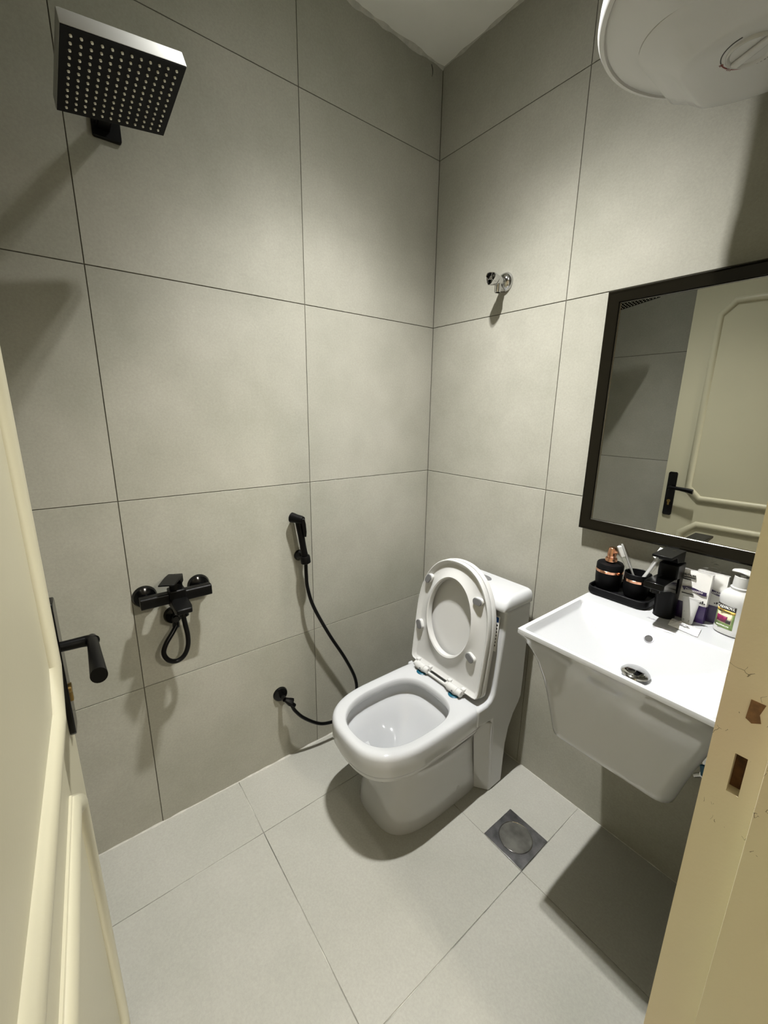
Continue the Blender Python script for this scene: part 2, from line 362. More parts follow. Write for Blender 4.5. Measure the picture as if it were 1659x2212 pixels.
LA = R(177.0); LU = Vector((math.cos(LA), math.sin(LA), 0)); LN = Vector((math.sin(LA), -math.cos(LA), 0))
LW = 0.742; LO = Vector((0.516, -1.356, 0)) - LU*LW       # hinge edge of the visible face
LM = Matrix(((LU.x, 0, LN.x, LO.x), (LU.y, 0, LN.y, LO.y), (0, 1, 0, 0), (0, 0, 0, 1)))   # (along, up, out of the face)
door = tag(bpy.data.objects.new('door_1', None), kind='structure'); COL.objects.link(door); 
door['label'] = 'cream painted panelled door standing open with a black lever handle'
obj('leaf', box(NB(), 0, LW, 0.012, 2.048, -0.042, 0, LM), DOORP, door, bevel=0.0015)
def moulding(name, path, wd=0.032, ht=0.013):
    bm = NB(); n = len(path); P = [Vector(p) for p in path]; rings = []
    prof = [(-0.5, 0), (-0.49, 0.22), (-0.43, 0.30), (-0.40, 0.52), (-0.28, 0.80), (-0.1, 0.97), (0.1, 1.0), (0.28, 0.86), (0.42, 0.52), (0.5, 0)]
    for i in range(n):
        a, b, c = P[i-1], P[i], P[(i+1) % n]
        d0 = (b-a).normalized(); d1 = (c-b).normalized(); n0 = Vector((-d0.y, d0.x)); n1 = Vector((-d1.y, d1.x))
        mt = (n0+n1).normalized(); mt /= max(0.3, mt.dot(n0))
        rings.append([LM @ Vector((b.x+mt.x*q*wd, b.y+mt.y*q*wd, h*ht)) for q, h in prof])
    rings.append(rings[0]); rs = []
    loft(bm, rings, False, False, False); bmesh.ops.remove_doubles(bm, verts=bm.verts[:], dist=1e-6)
    return obj(name, bm, DOORP, door, smooth=38)
def octo(x0, x1, z0, z1, cx, cz): return [(x0, z0+cz), (x0+cx, z0), (x1-cx, z0), (x1, z0+cz), (x1, z1-cz), (x1-cx, z1), (x0+cx, z1), (x0, z1-cz)]
moulding('upper_panel_moulding', octo(0.115, LW-0.115, 0.960, 1.925, 0.055, 0.055))
moulding('lower_panel_moulding', octo(0.115, LW-0.115, 0.200, 0.822, 0.068, 0.058))
# handle set
def LP(x, z, n): return LM @ Vector((x, z, n))
hs = LW-0.040
bm = NB(); pr = [(hs-0.021, 0.852), (hs+0.021, 0.852), (hs+0.021, 1.088), (hs-0.021, 1.088)]
prism(bm, [(hs-0.015, 0.850), (hs+0.015, 0.850), (hs+0.021, 0.857), (hs+0.021, 1.083), (hs+0.015, 1.090), (hs-0.015, 1.090), (hs-0.021, 1.083), (hs-0.021, 0.857)], LM, 0.0, 0.009)
hp = obj('handle_plate', bm, BLACKG, door, bevel=0.002)
bm = NB(); prism(bm, [(hs+0.0085*math.cos(a*math.pi/8), 0.930+0.0085*math.sin(a*math.pi/8)) for a in range(16)], LM, 0.009, 0.012)
prism(bm, [(hs-0.0045, 0.907), (hs+0.0045, 0.907), (hs+0.0045, 0.927), (hs-0.0045, 0.927)], LM, 0.009, 0.012); obj('lock_cylinder', bm, BRASS, hp)
bm = NB(); zl = 1.007
tube(bm, [LP(hs, zl, 0.008), LP(hs, zl, 0.024), LP(hs, zl, 0.036), LP(hs-0.002, zl, 0.046), LP(hs-0.010, zl, 0.052)], [0.0085, 0.009, 0.0105], 18, 6)
Q = [(hs+0.006, 0.0), (hs-0.012, 0.002), (hs-0.05, 0.001), (hs-0.085, -0.002), (hs-0.112, -0.006)]
rr = [0.0088, 0.0100, 0.0112, 0.0128, 0.0142]; rings = []
for (x, dz), r_ in zip(Q, rr):
    rings.append([LP(x, zl+dz+r_*math.sin(k*math.pi/10)*0.9, 0.050+(hs-x)*0.06+r_*math.cos(k*math.pi/10)*0.8) for k in range(20)])
loft(bm, rings); obj('lever', bm, BLACK, hp, bevel=0.0015)
bm = NB(); box(bm, LW-0.0005, LW+0.0012, 0.862, 1.078, -0.032, -0.010, LM); obj('latch_plate', bm, BRASS, door, smooth=0)

# ------------------------------------------------------------------ ceiling downlight (above the frame of the photo)
dl = thing('ceiling_downlight', (LX, LY, CEIL), 'small round recessed downlight in the white ceiling', 'lamp')
lathe(bm := NB(), [(0.062, 0), (0.062, -0.004), (0.050, -0.008), (0.050, -0.003), (0.050, 0)], frame((LX, LY, CEIL), (0, 0, 1)), 40, False, False); obj('trim_ring', bm, PLASTIC, dl)
lathe(bm := NB(), [(0.050, -0.001), (0.050, -0.003)], frame((LX, LY, CEIL), (0, 0, 1)), 40); obj('lens', bm, LENS, dl)

# ------------------------------------------------------------------ toilet
TX = 0.422
toi = thing('toilet', (TX, -0.38, 0), 'white one-piece ceramic toilet with its seat and lid raised against the tank', 'toilet')
ZR = 0.398
bm = NB()
def ring(pts, z): return [Vector((x, y, z)) for x, y in pts]
def rim(d=0.0, z=0.0): return superell(TX+0.003, -0.500, 0.181-d, 0.229-d, 0.30-d, 2.75, 6, 72)
def foot(z, a, yf, n=3.4): return superell(TX-0.004, -0.36, a, yf-0.36, 0.17, n, 6, 72)
rings = [ring(foot(0, 0.146, 0.617), 0.0), ring(foot(0, 0.147, 0.618), 0.012), ring(foot(0, 0.144, 0.609), 0.06), ring(foot(0, 0.138, 0.590), 0.14), ring(foot(0, 0.137, 0.581), 0.20), ring(foot(0, 0.142, 0.588, 3.0), 0.245)]
def mixr(a, b, t): return [(p[0]*(1-t)+q[0]*t, p[1]*(1-t)+q[1]*t) for p, q in zip(a, b)]
f0, r0 = foot(0, 0.142, 0.588, 3.0), rim(0.016)
rings += [ring(mixr(f0, r0, 0.55), 0.272), ring(mixr(f0, r0, 0.86), 0.288), ring(rim(0.017), 0.296), ring(rim(0.0105), 0.3005), ring(rim(0.0095), 0.314), ring(rim(0.0075), 0.318), ring(rim(0.0015), 0.322), ring(rim(0), 0.328), ring(rim(0), ZR-0.018), ring(rim(0.0025), ZR-0.008), ring(rim(0.008), ZR-0.002), ring(rim(0.014), ZR)]
def opn(s, dy=0.0, dx=0.0): return superell(TX+0.008+dx, -0.512+dy, 0.141*s, 0.186*s, 0.176*s, 2.5, 3.0, 72)
rings += [ring(opn(1.0), ZR), ring(opn(0.982), ZR-0.002), ring(opn(0.966), ZR-0.008), ring(opn(0.958), ZR-0.018), ring(opn(0.962), ZR-0.027), ring(opn(0.985), ZR-0.031), ring(opn(1.045), ZR-0.034), ring(opn(1.05), ZR-0.060), ring(opn(1.02), ZR-0.074), ring(opn(0.955), ZR-0.083),
          ring(opn(0.86), ZR-0.098), ring(opn(0.72, 0.004), ZR-0.132), ring(opn(0.57, -0.004), ZR-0.170), ring(opn(0.43, -0.012), ZR-0.205), ring(opn(0.33, -0.02), ZR-0.232), ring(opn(0.27, -0.025), ZR-0.262), ring(opn(0.2, -0.03), ZR-0.285)]
loft(bm, rings)
obj('bowl', bm, CERAMIC, toi, smooth=50)
lathe(bm := NB(), [(0.034, 0), (0.034, 0.0015)], frame((TX+0.008, -0.536, ZR-0.258), (0, 0, 1)), 32, sy=1.25); obj('water', bm, mat('water', (0.72, 0.75, 0.75), 0.02, trans=0.6, ior=1.33), toi)
# tank with rear pedestal: one side profile swept across
bm = NB(); XL, XR = TX-0.184, TX+0.184
prof = [(-0.200, 0), (-0.124, 0), (-0.123, 0.10), (-0.120, 0.17), (-0.108, 0.235), (-0.085, 0.285), (-0.058, 0.320), (-0.046, 0.345), (-0.043, 0.42), (-0.045, 0.733), (-0.186, 0.733),
        (-0.193, 0.66), (-0.205, 0.55), (-0.215, 0.46), (-0.222, 0.425), (-0.234, 0.407), (-0.255, 0.3985), (-0.305, 0.397), (-0.305, 0.328), (-0.222, 0.322), (-0.216, 0.28), (-0.206, 0.10)]
loft(bm, [[Vector((x, y, z)) for y, z in prof] for x in (XL, XR)])
obj('tank', bm, CERAMIC, toi, bevel=0.009, seg=4, smooth=45)
# slanted web between the pedestal and the foot
for sd_ in (-1, 1):
    xo, xi = TX+sd_*0.183, TX+sd_*0.136; bm = NB()
    loft(bm, [[Vector((xo, -0.19, z0)), Vector((xo, -0.203-k, z0)), Vector((xi, -0.238-k*1.4, z0)), Vector((xi, -0.19, z0))] for z0, k in ((0, 0), (0.1, 0.006), (0.31, 0.02))])
    obj('pedestal_web', bm, CERAMIC, toi, bevel=0.004)
# tank lid
bm = NB(); LR = [rrect(TX-0.190+d, TX+0.190-d, -0.211+e, -0.040-g, 0.016, 5) for d, e, g in ((0.002, 0.002, 0.002), (0, 0, 0), (0, 0.001, 0), (0.001, 0.010, 0.001), (0.006, 0.026, 0.003), (0.014, 0.040, 0.008), (0.022, 0.052, 0.014))]
loft(bm, [ring(p, z) for p, z in zip(LR, (0.7365, 0.739, 0.752, 0.7665, 0.7765, 0.7815, 0.783))]); obj('tank_lid', bm, CERAMIC, toi, smooth=50)
lathe(bm := NB(), [(0.033, 0), (0.033, 0.002), (0.028, 0.0035), (0.0265, 0.0025)], frame((TX+0.008, -0.108, 0.7825), (0, 0, 1)), 32, sx=1.2, sy=0.72); obj('flush_button', bm, GREY, toi)
# sticker on the tank front: a blue square over a column of small black marks
stk = obj('sticker', box(NB(), 0.552, 0.586, -0.2115, -0.2100, 0.575, 0.715), WHITEP, toi, smooth=0)
stk.data.transform(Matrix.Translation((0, 0, 0)))
TF = frame((0.569, -0.1975, 0.645), (0, -1, 0.085), (1, 0, 0))
stk.data.clear_geometry(); bm = NB(); box(bm, -0.016, 0.016, -0.065, 0.065, 0.003, 0.0042, TF); bm.to_mesh(stk.data); bm.free(); stk.data.materials.clear(); stk.data.materials.append(WHITEP)
bm = NB(); box(bm, -0.013, 0.013, 0.042, 0.06, 0.0042, 0.0046, TF); obj('blue_print', bm, BLUEP, stk, smooth=0)
bm = NB()
for k in range(7): box(bm, -0.012+0.003*(k % 2), 0.012, 0.028-0.0125*k, 0.0345-0.0125*k, 0.0042, 0.0046, TF)
tag(obj('black_print', bm, INK, stk, smooth=0), kind='stuff')

# raised seat (we see its underside) and lid behind it
ST = R(7); SV = Vector((0, math.sin(ST), math.cos(ST))); SN = Vector((0, -math.cos(ST), math.sin(ST)))
SO = Vector((TX-0.005, -0.2865, 0.4))
SM = Matrix(((1, SV.x, SN.x, SO.x), (0, SV.y, SN.y, SO.y), (0, SV.z, SN.z, SO.z), (0, 0, 0, 1)))
def dshape(a, v0, v1, rc, n=64):
    """seat outline: straight lower edge with rounded corners, long elliptic top"""
    out = []; vc = v0+(v1-v0)*0.46; b = v1-vc
    for i in range(33):
        t = math.pi*i/32; c, s = math.cos(t), math.sin(t)
        out.append((a*math.copysign(abs(c)**(2/2.25), c), vc+b*abs(s)**(2/2.25)))
    aw = a*0.985
    for cx, a0 in ((-aw+rc, 180), (aw-rc, 270)):
        for i in range(9):
            q = R(a0+90*i/8); out.append((cx+rc*math.cos(q), v0+rc+rc*math.sin(q)))
    return out
def hole(s, n=50): return [(-0.006+0.104*s*math.cos(2*math.pi*i/n), 0.252+(0.150 if math.sin(2*math.pi*i/n) > 0 else 0.142)*s*math.sin(2*math.pi*i/n)) for i in range(n)]
def resample(pts, n, start):
    P = [Vector(p) for p in pts]; c = Vector((-0.006, 0.252)); out = []
    for i in range(n):
        a = 2*math.pi*i/n; d = Vector((math.cos(a), math.sin(a))); best = None
        for p, q in zip(P, P[1:]+P[:1]):
            e = q-p; den = d.x*e.y-d.y*e.x
            if abs(den) < 1e-9: continue
            t = ((p-c).x*e.y-(p-c).y*e.x)/den; u = ((p-c).x*d.y-(p-c).y*d.x)/den
            if t > 0 and -1e-6 <= u <= 1+1e-6: best = t if best is None else max(best, t)
        out.append((c.x+d.x*best, c.y+d.y*best))
    return out
NS = 160
def so(ins): return resample(dshape(0.174-ins, 0.018+ins, 0.472-ins, max(0.004, 0.020-ins)), NS, 0)
def sh(s): return hole(s, NS)
def r3(p, h): return [SM @ Vector((x, y, h)) for x, y in p]
def lerpr(a, b, t): return [(p[0]*(1-t)+q[0]*t, p[1]*(1-t)+q[1]*t) for p, q in zip(a, b)]
A_, B_ = so(0.021), sh(1.20)
bm = NB()
rings = [r3(so(0.001), -0.012), r3(so(0.0), -0.006), r3(so(0.0), 0.005), r3(so(0.002), 0.008), r3(so(0.0045), 0.008), r3(so(0.0065), 0.0045), r3(so(0.009), 0.0035), r3(so(0.0145), -0.003), r3(so(0.020), -0.0045),
         r3(lerpr(A_, B_, 0.5), -0.003), r3(B_, -0.0005), r3(sh(1.09), 0.0085), r3(sh(1.04), 0.012), r3(sh(1.0), 0.0095), r3(sh(0.985), -0.002), r3(sh(1.0), -0.012)]
loft(bm, rings, False, False); rs = None
bm.verts.ensure_lookup_table()
n0 = NS; last = len(bm.verts)-NS
for i in range(NS):
    j = (i+1) % NS; bm.faces.new((bm.verts[i], bm.verts[j], bm.verts[last+j], bm.verts[last+i]))
seat = obj('seat', bm, PLASTIC, toi, smooth=40)
bm = NB()
rings = [r3(sh(0.2), -0.026), r3(sh(1.1), -0.024), r3(so(0.012), -0.018), r3(so(0.004), -0.0138), r3(so(0.0), -0.0138), r3(so(-0.002), -0.017), r3(so(-0.001), -0.034), r3(so(0.008), -0.043), r3(so(0.03), -0.046), r3(so(0.1), -0.047)]
loft(bm, rings); obj('lid', bm, PLASTIC, toi, smooth=40)
for x, y, a in ((-0.129, 0.366, 62), (0.112, 0.362, 0), (-0.147, 0.170, 118), (0.115, 0.156, 150)):
    ca, sa = math.cos(R(a)), math.sin(R(a)); pad = rrect(-0.0195, 0.0195, -0.0125, 0.0125, 0.0115, 5)
    tp = [(x+p*ca-q*sa, y+p*sa+q*ca) for p, q in pad]
    bm = NB(); prism(bm, tp, SM, -0.004, 0.010); po = obj('buffer_mount', bm, PLASTIC, seat, smooth=40)
    bm = NB(); prism(bm, [(x+(p-x)*0.95, y+(q-y)*0.95) for p, q in tp], SM, 0.010, 0.0145); obj('buffer_pad', bm, GREY, seat, bevel=0.0015)
for u0, u1 in ((-0.132, -0.058), (0.036, 0.110)):
    hz = 0.417; M = frame((SO.x+u0, -0.302, hz), (1, 0, 0))
    hl = lathe(bm := NB(), [(0.0105, 0), (0.0105, 0.010), (0.013, 0.010), (0.0145, 0.012), (0.0145, (u1-u0)*0.72), (0.0125, (u1-u0)*0.74), (0.0125, u1-u0-0.002), (0.0105, u1-u0)], M, 24)
    h_ = obj('hinge', bm, PLASTIC, toi)
    um = (u0+u1)/2+0.004
    lathe(bm := NB(), [(0.010, 0.3975-hz), (0.010, -0.008)], frame((SO.x+um, -0.300, hz), (0, 0, 1)), 20); obj('hinge_post', bm, PLASTIC, h_)
    lathe(bm := NB(), [(0.021, 0), (0.022, 0.002), (0.018, 0.005)], frame((SO.x+um, -0.303, ZR-0.001), (0, 0, 1)), 24); obj('gasket', bm, TEAL, h_)
    lathe(bm := NB(), [(0.003, 0), (0.003, 0.004)], frame((SO.x+um, -0.315, hz+0.002), (0, -1, 0.25)), 12); obj('hinge_pin', bm, GREY, h_)
    # bracket ear joining the hinge to the seat
    for ub in (u0-0.004, u1-0.012):
        bm = NB(); box(bm, ub, ub+0.016, 0.012, 0.034, -0.004, 0.014, SM); obj('bracket', bm, PLASTIC, h_, bevel=0.003)
lathe(bm := NB(), [(0.0055, 0), (0.0055, 0.10)], frame((SO.x-0.062, -0.301, 0.411), (1, 0, 0)), 14); obj('hinge_rod', bm, PLASTIC, toi)
lathe(bm := NB(), [(0.009, 0), (0.009, 0.002), (0.007, 0.0035)], frame((TX+0.137, -0.33, 0.06), (1, 0, 0)), 18); obj('fixing_cap', bm, CERAMIC, toi)

# ------------------------------------------------------------------ wash basin
BX, ZB = 1.033, 0.870
bas = thing('wash_basin', (BX, -0.2, ZB), 'white wall-hung ceramic wash basin with a tapering apron under the mirror', 'wash basin')
bm = NB(); N_ = 6
prof = [(0.870, 0.2045, 0.471, 0.005), (0.866, 0.2055, 0.472, 0.005), (0.859, 0.2055, 0.472, 0.005), (0.854, 0.2045, 0.467, 0.006), (0.835, 0.2035, 0.450, 0.010), (0.800, 0.2000, 0.424, 0.018), (0.760, 0.1905, 0.402, 0.026), (0.710, 0.1760, 0.385, 0.032), (0.660, 0.1620, 0.373, 0.034), (0.610, 0.1500, 0.366, 0.035), (0.565, 0.1400, 0.362, 0.035), (0.548, 0.1365, 0.359, 0.035), (0.541, 0.130, 0.352, 0.032), (0.539, 0.118, 0.340, 0.03)]
loft(bm, [ring(rrect(BX-a-0.017*min(1, max(0, (0.80-z)/0.16)), BX+a, -yf, -0.001, r_, N_), z) for i, (z, a, yf, r_) in enumerate(prof)], False, True)
# rolled rim and sculpted bowl as a height field
def smax(a, b, k=0.006):
    h = max(k-abs(a-b), 0)/k; return max(a, b)+h*h*k*0.25
def bz(x, y):
    ax = abs(x-BX); top = ZB
    rimw = 0.0115; xi = 0.2045-rimw; yb = -0.176; yfr = -0.471+rimw
    if y > yb+0.004: return top
    e = min(xi-ax, y-yfr)
    if e <= 0: return top
    k = min(1, ax/xi); zA = 0.768+0.087*k**1.55
    fr = (y-yfr); zF = 0.862-0.9*fr                   # steep front wall
    zb = 0.867-1.06*(yb-y)
    z = smax(smax(zA, zb, 0.010), zF, 0.02)
    edge = min(1, e/0.006)
    return min(top, top*(1-edge)+z*edge) if e < 0.006 else min(top, z)
nx, ny = 120, 130; gv = []
xs = [BX-0.2045+0.409*i/nx for i in range(nx+1)]; ys = [-0.471+0.470*j/ny for j in range(ny+1)]
for j in range(ny+1): gv.append([bm.verts.new((x, ys[j], bz(x, ys[j]))) for x in xs])
for j in range(ny):
    for i in range(nx): bm.faces.new((gv[j][i], gv[j][i+1], gv[j+1][i+1], gv[j+1][i]))
obj('bowl', bm, CERAMIC, bas, smooth=42)
DR = Vector((1.038, -0.286, 0.768))
drn = lathe(bm := NB(), [(0.020, 0.0), (0.020, 0.006), (0.006, 0.0065), (0.006, 0.013)], frame(DR, (0, 0, 1)), 32); pw = obj('pop_up_waste', bm, CHROME, bas)
lathe(bm := NB(), [(0.012, 0.012), (0.030, 0.0145), (0.0315, 0.017), (0.0285, 0.0205), (0.018, 0.0235), (0.0, 0.0245)], frame(DR+Vector((0, 0, 0)), (0.04, -0.05, 1)), 40); obj('waste_cap', bm, CHROME, pw)
oy = -0.2005; oz = bz(1.025, oy); onz = Vector((0, -1.06, 1)).normalized()
lathe(bm := NB(), [(0.0115, -0.012), (0.0115, 0.0012), (0.009, 0.0014), (0.009, -0.012)], frame((1.028, oy, oz-0.0005), onz), 28, False, False); obj('overflow_ring', bm, STEEL, bas)
lathe(bm := NB(), [(0.0095, 0.0003), (0.0095, 0.0006)], frame((1.028, oy, oz), onz), 28); obj('overflow_hole', bm, DARK, bas)
text('maker_script', 'Federic', 0.011, frame((1.012, -0.1445, ZB+0.0002), (0, 0, 1), (1, 0.02, 0)), GREYINK, bas, 0.0001, 0.85, 0.35)

# blue-handled stop valve on the wall below the basin
sv = thing('stop_valve', (1.165, -0.0, 0.45), 'small blue-handled chrome stop valve on the wall beneath the basin', 'valve')
lathe(bm := NB(), [(0.024, 0), (0.022, 0.006), (0.010, 0.008), (0.010, 0.05), (0.013, 0.05), (0.013, 0.062)], frame((1.172, -0.001, 0.452), (0, -1, 0)), 24); obj('valve_body', bm, CHROME, sv)
lathe(bm := NB(), [(0.006, 0), (0.006, 0.026), (0.004, 0.028)], frame((1.168, -0.056, 0.448), (-0.75, 0, -0.66)), 16); obj('outlet', bm, CHROME, sv)
bm = NB(); prism(bm, [(-0.016, -0.006), (0.012, -0.010), (0.016, 0.0), (0.012, 0.010), (-0.016, 0.006)], frame((1.168, -0.062, 0.466), (0, -1, 0.1), (0.4, 0, -1)), 0, 0.008); obj('handle', bm, mat('blue_plastic', (0.01, 0.09, 0.16), 0.35), sv, bevel=0.002)

# ------------------------------------------------------------------ basin mixer
fau = thing('basin_faucet', (1.02, -0.095, ZB), 'black single-lever basin faucet with a square spout on the wash basin', 'faucet')
bm = NB()
FR = [rrect(1.02-a, 1.02+a, y0, y1, r_, 5) for a, y0, y1, r_ in ((0.0245, -0.120, -0.070, 0.022), (0.0235, -0.119, -0.070, 0.020), (0.0225, -0.120, -0.071, 0.014), (0.0225, -0.124, -0.071, 0.006), (0.0225, -0.126, -0.071, 0.004), (0.0225, -0.126, -0.071, 0.004))]
loft(bm, [ring(p, z) for p, z in zip(FR, (ZB, ZB+0.004, ZB+0.05, ZB+0.09, ZB+0.13, ZB+0.150))]); obj('body', bm, BLACK, fau, bevel=0.001)
bm = NB(); rings = []
for y, za, zb_ in ((-0.10, 0.938, 0.985), (-0.15, 0.958, 0.988), (-0.19, 0.969, 0.990), (-0.208, 0.974, 0.990)):
    rings.append([Vector((1.02-0.0225, y, za)), Vector((1.02+0.0225, y, za)), Vector((1.02+0.0225, y, zb_)), Vector((1.02-0.0225, y, zb_))])
loft(bm, rings); sp_ = obj('spout', bm, BLACKG, fau, bevel=0.0015)
lathe(bm := NB(), [(0.011, 0), (0.011, -0.008), (0.009, -0.009)], frame((1.02, -0.193, 0.971), (0, 0, 1)), 20); obj('aerator', bm, BLACKG, sp_)
bm = NB(); rings = []
for y, za, zb_ in ((-0.078, 1.020, 1.052), (-0.125, 1.028, 1.0525), (-0.135, 1.043, 1.0525), (-0.176, 1.046, 1.0525)):
    rings.append([Vector((1.017-0.022, y, za)), Vector((1.017+0.022, y, za)), Vector((1.017+0.022, y, zb_)), Vector((1.017-0.022, y, zb_))])
loft(bm, rings); lv = obj('lever', bm, BLACK, fau, bevel=0.0012)
lathe(bm := NB(), [(0.004, 0), (0.004, 0.0003)], frame((1.021, -0.105, 1.0526), (0, 0, 1)), 14); obj('temperature_mark', bm, BLACKG, lv)

# ------------------------------------------------------------------ black tray, dispenser, tumbler with toothbrushes
TZ = ZB+0.0003
tr_ = thing('tray', (0.90, -0.07, ZB), 'long black tray on the back of the basin holding dispenser and tumbler', 'tray')
bm = NB(); t0, t1, ty0, ty1 = 0.8195, 0.985, -0.122, -0.008
q = lambda d, r_: rrect(t0+d, t1-d, ty0+d, ty1-d, r_, 7)
loft(bm, [ring(q(0.004, 0.024), TZ), ring(q(0.001, 0.027), TZ+0.004), ring(q(0, 0.028), TZ+0.010), ring(q(0.0005, 0.0275), TZ+0.0225), ring(q(0.003, 0.025), TZ+0.024), ring(q(0.0055, 0.0225), TZ+0.0225), ring(q(0.007, 0.021), TZ+0.009)])
obj('dish', bm, BLACKM, tr_)
dz = TZ+0.0093
DX, DYY = 0.8545, -0.056
ds = thing('soap_dispenser', (DX, DYY, dz), 'round black soap dispenser with a rose-gold pump and band', 'dispenser')
M = frame((DX, DYY, dz), (0, 0, 1))
lathe(bm := NB(), [(0.026, 0), (0.031, 0.003), (0.034, 0.010), (0.0358, 0.03), (0.0365, 0.052), (0.0365, 0.076), (0.0345, 0.0795), (0.012, 0.081), (0.012, 0.084)], M, 48); obj('bottle_body', bm, BLACKM, ds)
lathe(bm := NB(), [(0.0366, 0.053), (0.0371, 0.0535), (0.0371, 0.0605), (0.0366, 0.061)], M, 48, False, False); obj('band', bm, ROSE, ds)
lathe(bm := NB(), [(0.0150, 0.084), (0.0162, 0.0855), (0.0162, 0.093), (0.0150, 0.0955), (0.0118, 0.0965), (0.0118, 0.103), (0.0128, 0.104), (0.0112, 0.122), (0.0100, 0.1255), (0.0080, 0.127)], M, 32); pm = obj('pump', bm, ROSE, ds)
lathe(bm := NB(), [(0.0045, 0), (0.004, 0.013), (0.003, 0.014)], frame((DX+0.006, DYY-0.004, dz+0.117), (0.9, -0.42, 0.1)), 16); obj('nozzle', bm, ROSE, pm)
CX, CY = 0.9305, -0.053
cu_ = thing('tumbler', (CX, CY, dz), 'round black tumbler with a rose-gold band beside the faucet', 'tumbler')
M = frame((CX, CY, dz), (0, 0, 1))
lathe(bm := NB(), [(0.024, 0), (0.029, 0.003), (0.0315, 0.010), (0.0335, 0.030), (0.0340, 0.050), (0.0340, 0.071), (0.0330, 0.072), (0.0320, 0.071), (0.0315, 0.03), (0.026, 0.006)], M, 48); obj('cup', bm, BLACKM, cu_)
lathe(bm := NB(), [(0.0341, 0.0475), (0.0346, 0.048), (0.0346, 0.055), (0.0341, 0.0555)], M, 48, False, False); obj('band', bm, ROSE, cu_)
def brush(base, tip, side, label):
    b, t = Vector(base), Vector(tip); z = (t-b); L = z.length
    th = thing('toothbrush', base, label, 'toothbrush', 'wrapped toothbrushes in the tumbler')
    M = frame(b, z, side)
    bm = NB(); rings = []
    for s, wd, th_ in ((0.0, 0.004, 0.003), (0.25, 0.0055, 0.003), (0.5, 0.005, 0.003), (0.66, 0.0035, 0.0028), (0.74, 0.006, 0.003), (0.93, 0.0065, 0.003), (0.96, 0.004, 0.002)):
        rings.append([M @ Vector((wd*math.cos(k*math.pi/5), th_*math.sin(k*math.pi/5), s*L)) for k in range(10)])
    loft(bm, rings); obj('handle', bm, PLASTIC, th)
    bm = NB(); box(bm, -0.0055, 0.0055, -0.013, -0.003, 0.74*L, 0.94*L, M); obj('bristles', bm, WHITEP, th, bevel=0.001)
    bm = NB(); rings = []
    for s, wd, th_ in ((0.05, 0.011, 0.004), (0.45, 0.0115, 0.006), (0.7, 0.0115, 0.011), (0.95, 0.011, 0.010), (0.985, 0.0115, 0.0035), (1.0, 0.0118, 0.001)):
        rings.append([M @ Vector((wd*a, th_*c-0.004, s*L)) for a, c in ((-1, -0.9), (-0.3, -1.1), (0.4, -0.8), (1, -1), (1, 0.9), (0.2, 1.1), (-0.5, 0.85), (-1, 1))])
    loft(bm, rings, False, False); obj('wrapper', bm, FILM, th, smooth=0)
brush((0.940, -0.043, dz+0.008), (0.8815, -0.075, 1.033), (0.6, -0.8, 0), 'white toothbrush in a clear wrapper leaning left towards the soap dispenser')
brush((0.924, -0.062, dz+0.008), (0.983, -0.031, 1.039), (0.8, -0.6, 0), 'white toothbrush in a clear wrapper leaning right behind the faucet')

